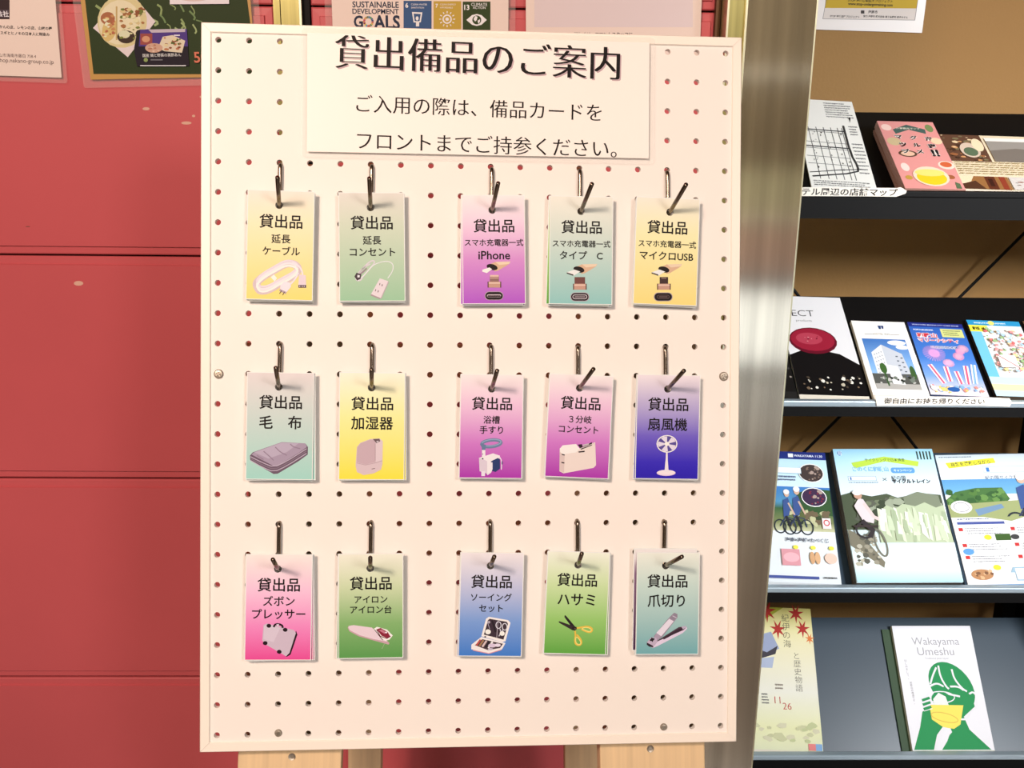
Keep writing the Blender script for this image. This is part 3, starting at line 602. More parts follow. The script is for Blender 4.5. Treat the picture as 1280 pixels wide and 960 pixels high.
A.text('貸出備品のご案内', 600.3, 74.3, 354, (205, 165, 160), off=-.014, mincho=4, step=.012, rot=-1.0)
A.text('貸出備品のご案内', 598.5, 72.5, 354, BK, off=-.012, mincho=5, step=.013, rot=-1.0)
A.text('ご入用の際は、備品カードを', 600, 135.5, 306, BK, off=-.008, mincho=3, step=.011, rot=-.9)
A.text('フロントまでご持参ください。', 610, 181.3, 324, BK, off=-.008, mincho=3, step=.011, rot=-.7)
A.done('printed_lettering', sign)
# ================================================================== POSTERS ON THE RED WALL
WP = Plane((0, YW-.002, 0), (1, 0, 0), (0, 0, 1), (0, -1, 0))
def poster(name, TL, TR, BR, BL, label, paper, film=.006, cat='poster', P=WP, mfilm=True, d=.0022):
    cx, cy, rot, wd, ht = P.quad((TL, TR, BR, BL), d); Q = P.sub(cx, cy, d, rot)
    o = empty(name, Q.mw()); tag(o, label, cat)
    if mfilm:
        bm = bmesh.new(); rrect(bm, wd+2*film, ht+2*film, .003, -.0008, -.0004); fin(bm, 'laminate_film', M_film, o)
    bm = bmesh.new(); rrect(bm, wd, ht, .0004, -.0003, 0); fin(bm, 'paper_sheet', paper, o)
    return o, Q, wd, ht
PP = mat('poster_paper', (232, 218, 212), .45, coat=.25)
o, Q, wd, ht = poster('notice_sheet', (-160, -219), (48, -219), (80, 92), (-152, 93.5), 'white notice sheet with small black print at the left edge of the red wall', PP)
A = Art(lambda a, b: Q.px(a, b)); A.rect(-120, -150, 12, 24, (58, 38, 38)); A.rect(-120, 12, 11, 22, (80, 62, 66))
A.text('株式会社', -4, 17, 30, (245, 225, 215), .02); A.text('みかんの皮、レモンの皮、山椒の種', 30, 34.5, 70, BK, .02, rot=0); A.text('、スギとヒノキの日本人に馴染み', 29, 42, 66, BK, .02)
A.text('和歌山市海南市藤白 758-4', 17, 69.5, 56, (90, 60, 55)); A.text('https://shop.nakano-group.co.jp', 22, 75.5, 90, (90, 60, 55)); A.done('printed_lettering', o)
GP = mat('yellow_bordered_paper', (190, 148, 76), .45, coat=.25)
o, Q, wd, ht = poster('menu_poster', (76, -205), (290, -208), (326.5, 98), (112, 96.5), 'green food poster with mustard border on the red wall left of the pegboard', GP, film=.009)
A = Art(lambda a, b: Q.px(a, b), z0=.00008)
A.poly([(84, -195), (284, -198), (321, 93), (117, 92.5)], (48, 58, 26))
R = random.Random(4)
for k in range(26):
    x, y = R.uniform(110, 300), R.uniform(-60, 12); A.line([(x, y), (x+R.uniform(5, 16), y+R.uniform(-6, 8)), (x+R.uniform(12, 26), y+R.uniform(-4, 14))], R.uniform(1.5, 4), R.choice([(150, 158, 96), (110, 126, 62), (178, 180, 122), (80, 96, 44)]), smooth=1)
for k in range(14):
    x, y = R.uniform(186, 246), R.uniform(0, 38); A.line([(x, y), (x+R.uniform(3, 9), y+R.uniform(2, 8)), (x+R.uniform(-2, 10), y+R.uniform(6, 14))], R.uniform(1.2, 3), R.choice([(150, 158, 96), (120, 136, 82), (168, 174, 112)]), smooth=1)
A.poly([(116.5, 35), (160, -14), (194.5, 27), (160, 71.5)], (236, 208, 196))
A.ell(153, 27, 31, 33, (226, 198, 140), 10); A.ell(150, 28, 26, 28, (240, 214, 170), 10); A.ell(137, 37, 9, 15, (222, 182, 110), 14); A.ell(135, 23, 9, 8, (176, 104, 66)); A.line([(146, 8), (146, 50)], 2, (200, 160, 100))
A.blobs(126, 16, 146, 52, 22, [(232, 206, 140), (206, 140, 84), (240, 224, 180), (188, 104, 70)], 1.5, 4, 3, .8)
A.blobs(148, 8, 184, 36, 34, [(238, 214, 160), (176, 112, 66), (116, 118, 52), (226, 190, 130), (150, 84, 50)], 2, 5, 5, .7)
A.ell(158, 46, 11, 8, (66, 46, 34)); A.ell(156, 43, 7, 5, (228, 214, 170)); A.ell(176, 42, 6, 5, (60, 44, 30)); A.blobs(148, 32, 184, 50, 16, [(234, 214, 158), (130, 130, 58), (90, 60, 36)], 1.5, 3.5, 6)
A.poly([(172, 38), (186, 36.5), (234, 37), (237, 82.5), (172, 83), (168, 62)], (34, 24, 34)); A.poly([(176, 37), (234, 36.5), (235.5, 58), (174, 58)], (84, 56, 122)); A.poly([(186, 37), (232, 36), (232, 40), (190, 41)], (205, 180, 180)); A.rect(176, 42, 191, 56, (160, 74, 66)); A.ell(183, 49, 5, 4, (220, 150, 110)); A.poly([(204, 46), (216, 44), (232, 51), (228, 66), (206, 64), (198, 60)], (234, 206, 170)); A.ell(193, 60, 11, 6, (214, 160, 130)); A.blobs(184, 55, 202, 66, 12, [(232, 190, 160), (190, 120, 90)], 1, 2.6, 7); A.blobs(204, 46, 228, 64, 22, [(196, 120, 80), (90, 100, 44), (238, 206, 150), (150, 80, 54)], 1.4, 3.6, 8)
A.text('国産 鶏と野菜の黒酢あん', 203, 69, 48, (230, 214, 200), .01); A.ell(183, 75, 2.6, 2.6, (150, 160, 90)); A.rect(189, 74, 204, 75.6, (120, 110, 110)); A.rect(176, 81.5, 233, 82.8, (228, 214, 206)); A.rect(218, 43.5, 225.5, 45, (240, 220, 225))
A.text('500', 256, 71, 26, (226, 120, 88), .02); A.poly([(212, -60), (285, -60), (287, 5), (213, 5.5)], (245, 222, 214)); A.ell(243, -8, 26, 10, (226, 190, 176)); A.ell(243, -9, 22, 8, (244, 226, 216))
A.done('printed_picture', o)
o, Q, wd, ht = poster('goals_poster', (410, -290), (634, -290), (638, 92), (412, 92), 'white sheet with three coloured goal squares above the pegboard', PP, film=.008)
A = Art(lambda a, b: Q.px(a, b))
NV = (42, 48, 66)
A.text('SUSTAINABLE', 469.5, 5.5, 58, NV, .02, hs=1.05); A.text('DEVELOPMENT', 469.5, 14, 58, NV, .02, hs=1.0); A.text('G', 448, 26.5, 11.5, NV, .03, hs=1.15); A.text('ALS', 483.5, 27, 33, NV, .03, hs=1.1)
cols = [(200, 60, 50), (220, 170, 60), (70, 140, 70), (180, 40, 50), (210, 80, 40), (60, 160, 190), (230, 190, 50), (140, 40, 70), (220, 110, 50), (200, 50, 100), (220, 150, 50), (160, 120, 50), (70, 110, 70), (60, 120, 170), (90, 160, 80), (40, 90, 130), (50, 70, 110)]
for k in range(17):
    a0 = 2*math.pi*k/17; a1 = a0+.31; A.poly([(460.5+r_*math.cos(a), 27+r_*1.05*math.sin(a)) for a, r_ in ((a0, 4), (a0, 6.6), (a1, 6.6), (a1, 4))], cols[k])
A.rect(504.5, 1, 539.5, 36, (62, 88, 124)); A.rect(542, 1.5, 576.5, 36.5, (206, 160, 62)); A.rect(578.5, 2, 613, 37.5, (54, 66, 28))
A.text('6', 508.5, 6.5, 3.6, W_, .03); A.text('7', 546, 7, 3.2, W_, .03); A.text('13', 583.5, 9, 6.5, W_, .03)
for x, t_ in ((522, 'CLEAN WATER'), (558, 'CLEAN ENERGY'), (597, 'CLIMATE')): A.text(t_, x+2, 5.5, 20, W_)
for x, t_ in ((520, 'SANITATION'), (556, 'AFFORDABLE'), (597, 'ACTION')): A.text(t_, x+2, 9.5, 16, W_)
A.poly([(515, 15), (528, 15.5), (526, 28), (517, 28)], W_); A.poly([(517, 17), (526, 17.5), (524.5, 26.5), (518.5, 26.5)], (62, 88, 124)); A.ell(521.5, 23, 1.8, 2.6, W_); A.rect(520, 28, 524, 33, W_)
A.ring(559, 24, 5, 5, 1.6, W_); A.ell(559, 24, 2.2, 2.2, W_)
for k in range(12): a = k*math.pi/6; A.line([(559+7.5*math.cos(a), 24+7.5*math.sin(a)), (559+10*math.cos(a), 24+10*math.sin(a))], 1.2, W_)
A.poly([(583, 25), (590, 19), (596, 17.5), (602, 19), (608.5, 25), (602, 31), (596, 32.5), (590, 31)], W_); A.ell(596, 25, 5.6, 5.6, (54, 66, 28)); A.poly([(592, 24), (594, 20), (597, 21), (596, 25), (594, 27)], W_); A.poly([(597, 26), (600, 24), (600, 27), (598, 30)], W_)
A.done('printed_lettering', o)
o, Q, wd, ht = poster('guest_notice', (655.5, -290), (886, -290), (876, 84), (658, 84), 'pinkish white notice with one tiny text line above the right of the pegboard', PP, film=.0)
A = Art(lambda a, b: Q.px(a, b)); A.rect(668, -230, 866, 34, (236, 204, 192)); A.text('詳しくは、フロントスタッフに', 754, 43, 73, BK, .02, rot=-.6); A.done('printed_lettering', o)
# small flat spots of colour on the red lacquer
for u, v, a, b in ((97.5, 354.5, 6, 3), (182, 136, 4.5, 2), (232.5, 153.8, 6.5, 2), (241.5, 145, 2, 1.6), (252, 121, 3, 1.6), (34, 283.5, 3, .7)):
    A = Art(lambda x, y: WP.px(x, y), z0=-.0018); A.ell(u, v, a, b, (232, 170, 140) if v != 283.5 else (150, 80, 70), 0, 12); A.done('wall_spot', wall, None, WP.mw())
# ================================================================== POSTER ON THE BEIGE WALL
AP = Plane((0, YB-.001, 0), (1, 0, 0), (0, 0, 1), (0, -1, 0))
o, Q, wd, ht = poster('wall_notice', (1034, -150), (1180, -147), (1149.5, 40.3), (1017, 37.5), 'yellow and white notice in a clear sleeve high on the beige wall', mat('sleeve_white', (222, 214, 210), .3, coat=.4), film=.0, P=AP, mfilm=False)
A = Art(lambda a, b: Q.px(a, b), 'rack'); A.poly([(1043, -120), (1158, -118), (1146, 10.6), (1031, 10)], (190, 158, 40)); A.poly([(1031, 10), (1146, 10.6), (1143.5, 25), (1028.5, 23.5)], (216, 206, 200)); A.line([(1055, -120), (1028.5, 23.5), (1143.5, 25.2), (1165, -118)], .8, (120, 112, 112))
A.text('STOP 地域感染拡大プロジェクト', 1088, 1, 56, BK, .02); A.text('www.stop-undergotraining.com', 1088, 5.3, 56, BK, .03)
A.text('海南市', 1091, 15, 12, BK, .02); A.rect(1076, 13, 1080.5, 17, (60, 52, 50)); A.text('STOP 地域活性プロジェクト', 1056, 20.7, 37, BK, .02); A.text('協力 海南市 観光協会 商工会議所 南海ホテル', 1107, 21, 56, BK, .02); A.done('printed_lettering', o)
# ================================================================== BROCHURE RACK
rack = tag(empty('brochure_rack', Matrix.Translation((.9, 2.05, 0))), 'black metal brochure rack with four sloping shelves in the beige alcove', 'rack')
def rchild(o): o.matrix_parent_inverse = rack.matrix_world.inverted(); return o
M_shelf = mat('shelf_painted_sheen', (42, 58, 72), .3, spec=.5)  # lower plates: bluish sheen of reflected light put into the colour
M_lip = mat('shelf_lip_painted_sheen', (165, 182, 194), .3, .35)  # black gloss lip, its pale reflection put into the colour
YF = 1.90; SX0, SX1 = .42, 1.215
SH = []
LIP = []; DEEP = (.060, .034, .030, .030)
for bot, beta, back, lipc, fpx in ((237.5, 30, 141, M_black, 274.5), (498.5, 30, 371.5, M_lip, 521.5), (729.8, 45, 566, M_lip, 749), (938.0, 48, 772, M_lip, 950)):
    z = onY(1150, bot, YF).z; b = math.radians(beta)
    P = Plane((0, YF, z), (1, 0, 0), (0, math.cos(b), math.sin(b)), (0, -math.sin(b), math.cos(b)))
    L = P.px(1150, back).y; L = min(L, (YB-.035-YF)/math.cos(b)); SH.append((P, L))
    dp = DEEP[len(LIP)]; Yl = YF-dp*math.cos(b)-.001; zl = onY(1150, bot+.4, Yl).z; zf = onY(1150, fpx, Yl-.016).z; LIP.append(Yl-.0175)
    bm = bmesh.new(); box(bm, SX0, SX1+.25, -dp, L, -.003, -.0002); o = fin(bm, 'shelf_plate', M_shelf if beta > 40 else M_black, rack); rchild(o); o.matrix_world = P.mw()
    bm = bmesh.new(); box(bm, SX0, SX1+.25, Yl-.016, Yl-.0003, zl-.012, zl, .0025); o = fin(bm, 'shelf_lip', lipc, rack); rchild(o)
    bm = bmesh.new(); box(bm, SX0, SX1+.25, Yl-.0145, Yl-.0012, min(zf, z-dp*math.sin(b)-.002), zl-.0115); o = fin(bm, 'shelf_front', M_black, rack); rchild(o)
for x0, y0, y1, z1 in ((SX1+.001, 2.20, 2.24, .82), (SX0-.012, 2.20, 2.24, 1.5)):
    o = boxo('upright_post', x0, x0+.03, y0, y1, 0, z1, M_black, rack); rchild(o)
o = boxo('side_panel', SX1+.034, SX1+.05, 1.93, 2.24, 0, .8, M_black, rack); rchild(o)
def rod(a, b, Y=2.27):
    p, q = onY(*a, Y), onY(*b, Y); bm = bmesh.new(); tube(bm, [p, q], .0035, 8); o = fin(bm, 'cross_brace', M_black, rack); rchild(o)
rod((1330, 242), (960, 610)); rod((930, 282), (1215, 650))
def booklet(k, TL, TR, BR, BL, t, name, label, cat, group=None, edge=(225, 215, 200), lift=0):
    P, L = SH[k]; cx, cy, rot, wd, ht = P.quad((TL, TR, BR, BL), t)
    ext = max(0, cy-ht/2*math.cos(rot)-abs(wd/2*math.sin(rot))+DEEP[k]-.0015-t*(.577 if k < 2 else 1.12))
    Q = P.sub(cx, cy, t, rot); print('BOOK', name, round(wd, 3), round(ht, 3), round(math.degrees(rot), 1))
    bm = bmesh.new(); n = max(1, min(6, int(t/.003)))
    for j in range(n):   # a stack shows its sheets as slightly shifted slabs
        R = random.Random(j+k*7); dx = R.uniform(-.0012, .0012) if j < n-1 else 0
        box(bm, -wd/2+dx, wd/2+dx, -ht/2-ext, ht/2, -t+lift+.0002+(t-lift-.0002)*j/n, -t+lift+.0002+(t-lift-.0002)*(j+1)/n-(.0003 if n > 1 else 0))
    o = fin(bm, name, mat('paper_edge_%d_%d_%d' % edge, edge, .6, ill='rack'), None, Q.mw()); tag(o, label, cat, group)
    A = Art(lambda u, v: ((u-.5)*wd, (.5-v)*ht), 'rack', .00012, .00003)
    return o, A
K = (20, 18, 22)
# --- top shelf
o, A = booklet(0, (1010, 126), (1065, 126.5), (1095, 236), (995, 236), .004, 'area_map', 'black-and-white street map sheet on the top shelf beside the steel pillar', 'map')
A.rect(.0, .0, 1, 1, (246, 245, 240)); G1 = (110, 110, 112)
A.greek(.5, .03, .95, .22, 7, G1, 2); A.greek(.82, .3, .97, .42, 4, G1, 3); A.greek(.8, .5, .98, .85, 9, G1, 4, .4)
for x in (.15, .28, .4, .52, .63, .7): A.line([(x, .33), (x+.02, .9)], .012, (96, 96, 98))
for y in (.38, .5, .57, .66, .74): A.line([(.03, y), (.72, y+.01)], .012, (90, 90, 92))
for y in (.36, .55): A.line([(.02, y), (.75, y+.01)], .03, (60, 60, 64))
A.line([(.74, .3), (.74, .62), (.8, .75), (.78, .82), (.05, .88)], .035, (56, 56, 58), smooth=1); A.line([(.02, .84), (.5, .8), (.85, .78)], .02, (40, 40, 44)); A.poly([(.86, .2), (.9, .2), (.87, .26)], K); A.greek(.05, .92, .95, .98, 3, (130, 130, 130), 8); A.blobs(.1, .35, .7, .85, 30, [(70, 70, 72), (140, 140, 140)], .006, .016, 9, 1)
A.done('printed_map', o)
o, A = booklet(0, (1101, 153), (1170, 151.5), (1201, 236), (1127.5, 236), .03, 'gourmet_booklets', 'thick stack of pink food map booklets on the top shelf', 'booklet', edge=(172, 130, 118))
PK = (222, 150, 146); A.rect(0, 0, 1, 1, PK)
A.poly([(.22, .13), (.5, .05), (.8, .12), (.78, .19), (.5, .13), (.24, .2)], (70, 96, 90)); A.text('海南観光マップ', .5, .11, .42, (230, 225, 205), .01)
A.ell(.12, .1, .09, .05, (240, 205, 195)); A.ell(.88, .1, .07, .06, (120, 140, 90)); A.ell(.15, .32, .12, .06, (200, 180, 140)); A.ell(.3, .5, .16, .05, (90, 66, 52)); A.ell(.3, .5, .12, .035, (226, 186, 160)); A.ell(.15, .7, .07, .06, (240, 214, 206)); A.ell(.87, .66, .14, .06, (240, 214, 200)); A.ell(.87, .65, .1, .04, (206, 100, 60)); A.ell(.85, .83, .07, .03, (160, 96, 60)); A.ell(.14, .85, .06, .03, (190, 150, 70)); A.poly([(.88, .9), (.95, .92), (.95, .99), (.86, .99)], (90, 110, 80)); A.ell(.9, .3, .1, .05, (238, 206, 170))
for s_, x, y in (('海', .78, .27), ('南', .78, .38), ('!!', .78, .48), ('グ', .52, .26), ('ル', .52, .37), ('メ', .52, .47), ('マ', .26, .25), ('ッ', .28, .36), ('プ', .28, .47)):
    A.text(s_, x, y, .14, (250, 240, 232), .11); A.text(s_, x, y, .13, K, .04)
A.ell(.52, .83, .3, .14, (240, 214, 190)); A.ell(.52, .85, .25, .1, (226, 200, 40)); A.ell(.52, .78, .25, .05, (240, 220, 120))   # bowl; the character in it is left out
A.done('printed_picture', o)
o, A = booklet(0, (1179, 169.5), (1345, 172), (1390, 240), (1201, 238.5), .003, 'photo_leaflet', 'open leaflet with food and room photographs at the right of the top shelf', 'leaflet')
A.rect(0, 0, 1, 1, (225, 210, 180)); A.rect(0, 0, .29, .5, (96, 66, 50)); A.blobs(0, .0, .29, .5, 50, [(150, 96, 60), (206, 150, 100), (70, 48, 36), (226, 200, 160), (120, 110, 80)], .01, .035, 1, .9)
A.ell(.17, .3, .07, .14, (210, 190, 170)); A.ell(.17, .33, .05, .08, (90, 110, 84)); A.ell(.24, .2, .04, .12, (236, 216, 180)); A.rect(.31, .08, 1, .5, (150, 145, 138)); A.rect(.31, .06, 1, .12, (235, 232, 225)); A.poly([(.31, .3), (.5, .25), (.8, .3), (1, .26), (1, .5), (.31, .5)], (120, 112, 104)); A.greek(.02, .52, .95, .76, 6, (168, 150, 110), 3, .4)
A.rect(.0, .78, .33, 1, (150, 104, 60)); A.poly([(0, .78), (.1, .78), (.06, .9), (0, .92)], (236, 214, 180)); A.rect(.17, .78, .24, 1, (92, 46, 30)); A.rect(.19, .82, .22, .95, (60, 30, 22)); A.rect(.27, .78, .31, 1, (140, 60, 40)); A.poly([(0, .92), (.1, .86), (.15, 1), (0, 1)], (80, 50, 34)); A.rect(.34, .78, 1, 1, (206, 200, 194)); A.blobs(.34, .8, .6, 1, 14, [(150, 110, 100), (120, 116, 112)], .01, .03, 4)
A.done('printed_picture', o)
# --- second shelf
o, A = booklet(1, (975, 371), (1051, 371.5), (1084, 494.5), (994, 494), .005, 'white_folder', 'white folder cover with a red plate on the second shelf beside the pillar', 'folder')
A.rect(0, 0, 1, 1, (226, 224, 226)); A.text('SELECT', .2, .18, .64, (60, 58, 60), -.005); A.text('products', .34, .26, .24, (120, 118, 120))
A.poly([(0, .62), (.2, .57), (.45, .56), (.75, .6), (1, .7), (1, 1), (0, 1)], (12, 10, 12)); A.ell(.4, .47, .36, .135, (100, 12, 34)); A.ell(.4, .46, .33, .115, (150, 28, 52)); A.ell(.35, .45, .2, .06, (176, 60, 80)); A.blobs(.25, .42, .5, .5, 10, [(205, 120, 130), (120, 16, 38)], .008, .02, 3)
A.blobs(.05, .8, .98, .96, 34, [(190, 180, 160), (120, 100, 80), (230, 225, 215), (70, 60, 50)], .012, .04, 5, .5); A.done('printed_picture', o)
o, A = booklet(1, (1067, 401.5), (1132, 402.5), (1160, 494.5), (1088.5, 495), .008, 'hotel_brochures', 'white hotel brochure with a pale tower block under blue sky on the second shelf', 'brochure', edge=(215, 205, 190))
A.rect(0, 0, 1, 1, (240, 236, 230)); A.poly([(.47, .06), (.53, .06), (.52, .11), (.48, .11)], (30, 60, 110)); A.poly([(.53, .06), (.58, .06), (.57, .1), (.54, .11)], (30, 60, 110)); A.line([(.18, .185), (.35, .185)], .012, (120, 116, 112)); A.line([(.66, .185), (.83, .185)], .012, (120, 116, 112)); A.text("HOTEL INN", .5, .18, .3, (100, 96, 92), .01)
A.grad(.1, .25, .9, .92, [(0, (60, 110, 180)), (.6, (130, 175, 225)), (1, (180, 205, 230))]); A.ell(.72, .3, .17, .035, (225, 232, 240)); A.ell(.8, .36, .12, .03, (225, 232, 240))
A.poly([(.2, .44), (.42, .33), (.42, .82), (.2, .8)], (222, 224, 228)); A.poly([(.42, .33), (.75, .45), (.82, .8), (.42, .82)], (190, 196, 206)); A.rect(.1, .72, .9, .92, (82, 84, 80)); A.rect(.1, .85, .9, .92, (170, 168, 164)); A.poly([(.42, .6), (.6, .62), (.64, .86), (.42, .85)], (225, 226, 228))
for r_ in range(6):
    for q_ in range(4): A.rect(.235+q_*.045, .46+r_*.048-q_*.012, .255+q_*.045, .475+r_*.048-q_*.012, (150, 156, 166)); A.z -= A.dz
for r_ in range(5):
    for q_ in range(2): A.rect(.62+q_*.08, .48+r_*.06+q_*.02, .66+q_*.08, .495+r_*.06+q_*.02, (80, 88, 104)); A.z -= A.dz
A.line([(.33, .6), (.34, .88)], .03, (50, 84, 40)); A.ell(.33, .65, .06, .07, (60, 96, 46)); A.ell(.84, .7, .05, .09, (60, 90, 48)); A.blobs(.12, .74, .88, .88, 24, [(40, 46, 40), (110, 120, 110), (190, 190, 186)], .02, .05, 3); A.done('printed_picture', o)
o, A = booklet(1, (1137, 404), (1205, 404.5), (1232.5, 495), (1161, 494), .010, 'guide_books', 'blue guide booklet with pink fireworks on the second shelf', 'booklet', edge=(40, 52, 84))
A.grad(0, 0, 1, 1, [(0, (40, 84, 170)), (.5, (66, 120, 200)), (.75, (120, 160, 220)), (1, (225, 215, 225))]); A.rect(0, 0, 1, .06, (26, 38, 120)); A.text('WAKAYAMA MARINA CITY GUIDE BOOK', .5, .03, .85, (190, 200, 230), .01); A.rect(.56, .08, .96, .2, (200, 205, 130)); A.greek(.6, .1, .93, .19, 3, (110, 120, 80), 3)
A.text('PORTOEUROPA', .25, .105, .36, (225, 230, 240), .03)
for t_, x, y, w__ in (('和歌山', .28, .185, .38), ('マリーナシティ', .46, .255, .74)): A.text(t_, x, y, w__, (240, 236, 236), .1); A.text(t_, x, y, w__*.97, (196, 50, 58), .035)
A.text('GUIDE BOOK', .52, .35, .5, (240, 240, 244), .09); A.text('GUIDE BOOK', .52, .35, .49, (30, 50, 110), .02)
R = random.Random(2)
for cx_, cy_, r_, c in ((.3, .44, .2, (205, 150, 205)), (.72, .47, .1, (235, 160, 190)), (.78, .4, .08, (226, 150, 190)), (.5, .57, .1, (230, 170, 205)), (.85, .36, .1, (206, 160, 190))):
    for k in range(26): a = k*2*math.pi/26; A.line([(cx_+r_*.15*math.cos(a), cy_+r_*.1*math.sin(a)), (cx_+r_*math.cos(a), cy_+r_*.55*math.sin(a))], .012, c); A.z -= A.dz
    A.z += A.dz; A.ell(cx_, cy_, r_*.5, r_*.28, c)
for x0, y0, x1, y1 in ((.15, .6, .3, .85), (.42, .62, .42, .82), (.78, .6, .72, .85), (.92, .58, .84, .84), (.58, .68, .6, .85)): A.line([(x0, y0), (x1, y1)], .09, (238, 225, 236)); A.line([(x0, y0), (x1, y1)], .035, R.choice([(226, 90, 120), (120, 170, 220), (235, 150, 170)]))
A.blobs(.0, .86, 1, 1, 40, [(240, 225, 200), (226, 140, 130), (130, 170, 210), (245, 240, 235), (235, 200, 120)], .02, .06, 3); A.ell(.42, .93, .11, .03, (40, 90, 160)); A.done('printed_picture', o)
o, A = booklet(1, (1211.5, 401), (1276, 401.5), (1312, 496), (1242.5, 496), .008, 'town_map_booklets', 'light blue booklet with a colourful town map at the right of the second shelf', 'booklet', edge=(54, 44, 34))
A.rect(0, 0, 1, 1, (222, 226, 226)); A.rect(0, 0, 1, .07, (40, 140, 190)); A.text('WAKAYAMA KAINAN', .42, .035, .6, (220, 235, 245), .02); A.ell(.45, .035, .06, .03, (220, 210, 110)); A.rect(0, .07, .35, .16, (232, 222, 70)); A.text('和歌山', .18, .115, .26, K, .05); A.rect(0, .16, .2, .78, (110, 186, 225)); A.rect(0, .76, 1, 1, (190, 222, 236)); A.rect(0, .85, 1, .93, (240, 236, 170))
A.blobs(.2, .12, 1, .72, 200, [(226, 150, 150), (240, 222, 214), (206, 110, 110), (170, 200, 220), (240, 210, 150), (150, 180, 130), (240, 240, 236)], .02, .06, 6, .5); A.rect(.28, .5, .6, .66, (236, 234, 232)); A.line([(.28, .5), (.6, .66)], .02, (180, 100, 100)); A.done('printed_picture', o)
o, A = booklet(1, (1281, 402), (1340, 403), (1385, 497), (1320, 497), .004, 'dark_leaflet', 'dark leaflet corner at the far right edge of the second shelf', 'leaflet', edge=(60, 50, 40)); A.rect(0, 0, 1, 1, (96, 72, 50)); A.done('printed_picture', o)
o, A = booklet(1, (935, 428), (983, 428), (993, 489), (946, 489), .009, 'black_booklet', 'black booklet peeping out beside the steel pillar on the second shelf', 'booklet', edge=(20, 18, 18)); A.rect(0, 0, 1, 1, (20, 18, 18)); A.blobs(.55, .1, 1, .95, 26, [(210, 206, 196), (60, 60, 60), (150, 140, 130)], .02, .05, 3); A.done('printed_picture', o)
# --- third shelf
def cyc(A, x, y, s):
    """rider on a bicycle, printed"""
    for dx in (-.09, .09): A.ring(x+dx*s, y+.12*s, .065*s, .05*s, .014*s, (40, 46, 56))
    A.line([(x-.09*s, y+.12*s), (x-.02*s, y+.05*s), (x+.07*s, y+.06*s), (x+.09*s, y+.12*s)], .014*s, (50, 60, 90)); A.poly([(x-.04*s, y+.05*s), (x-.03*s, y-.08*s), (x+.03*s, y-.1*s), (x+.06*s, y-.03*s), (x+.02*s, y+.04*s)], (60, 84, 140)); A.line([(x+.03*s, y-.06*s), (x+.09*s, y+.03*s)], .02*s, (200, 170, 150)); A.line([(x-.01*s, y+.04*s), (x+.03*s, y+.12*s)], .03*s, (40, 40, 50)); A.ell(x+.02*s, y-.13*s, .03*s, .025*s, (205, 170, 150)); A.ell(x+.02*s, y-.145*s, .035*s, .02*s, (225, 225, 230))
o, A = booklet(2, (938, 564), (1026, 565.5), (1057, 728), (930, 728), .005, 'cycling_leaflet', 'blue-topped cycling leaflet with two round photos on the third shelf beside the pillar', 'leaflet', edge=(200, 205, 210))
A.rect(0, 0, 1, 1, (222, 228, 234)); A.grad(0, .06, 1, .3, [(0, (180, 214, 230)), (1, (205, 226, 238))]); A.rect(0, 0, 1, .06, (30, 44, 120)); A.rect(.55, .015, .61, .045, (235, 238, 245)); A.text('WAKAYAMA 11.30', .79, .03, .34, (220, 226, 240), .02)
A.grad(0, .28, 1, .62, [(0, (60, 120, 190)), (.35, (80, 140, 180)), (.5, (60, 96, 60)), (.8, (120, 130, 84)), (1, (196, 196, 160))]); A.poly([(.6, .33), (.8, .29), (1, .3), (1, .5), (.6, .46)], (52, 84, 48)); A.blobs(.4, .45, 1, .62, 40, [(90, 100, 60), (190, 190, 150), (110, 96, 74), (60, 74, 48)], .02, .06, 3); cyc(A, .58, .46, 1.1); cyc(A, .46, .47, 1)
for y, c1, c2 in ((.17, (64, 52, 50), (120, 100, 90)), (.36, (60, 40, 70), (120, 40, 60))): A.ell(.8, y, .15, .075, (236, 236, 236)); A.ell(.8, y, .14, .068, c1); A.blobs(.68, y-.06, .92, y+.06, 20, [c1, c2, (170, 150, 140)], .01, .03, 2)
A.rect(.4, .13, .68, .18, (180, 206, 222)); A.rect(.4, .135, .675, .175, (236, 240, 244)); A.greek(.4, .2, .62, .25, 2, (90, 100, 130), 4); A.rect(.86, .52, .96, .6, (240, 220, 220)); A.ring(.91, .555, .03, .02, .012, (190, 50, 60))
A.text('海南×海鮮×たべくじ', .66, .69, .5, (90, 96, 110), .02); A.rect(.35, .76, .56, .88, (214, 150, 160)); A.ell(.46, .82, .09, .035, (236, 176, 186)); A.ell(.7, .82, .03, .045, (206, 160, 120)); A.ell(.76, .82, .03, .045, (214, 170, 130)); A.ell(.91, .82, .07, .04, (240, 196, 180))
for x in (.52, .72, .93): A.ell(x, .745, .03, .015, (230, 225, 80))
A.rect(.1, .955, .75, .975, (70, 84, 150)); A.greek(.8, .955, .96, .98, 1, (90, 90, 90), 4); A.done('printed_picture', o)
o, A = booklet(2, (1040, 558.5), (1161, 564), (1208, 728.5), (1071, 728.5), .024, 'train_brochures', 'thick stack of pale blue brochures with a cyclist on the third shelf', 'brochure', edge=(92, 84, 76))
A.grad(0, 0, 1, .5, [(0, (150, 204, 230)), (.5, (205, 226, 238)), (1, (226, 234, 238))]); A.rect(0, .5, 1, 1, (205, 226, 232)); A.poly([(.16, .11), (.5, .06), (.84, .1), (.82, .14), (.5, .1), (.18, .155)], (176, 206, 70)); A.text('サイクリングで日本遺産', .5, .088, .4, (70, 100, 50), .01); A.ell(.06, .035, .025, .018, (40, 110, 180)); A.text('海', .06, .035, .05, (230, 240, 250))
for k in range(5): A.rect(.83+k*.032, .02, .845+k*.032, .085, (40, 60, 50)); A.z -= A.dz
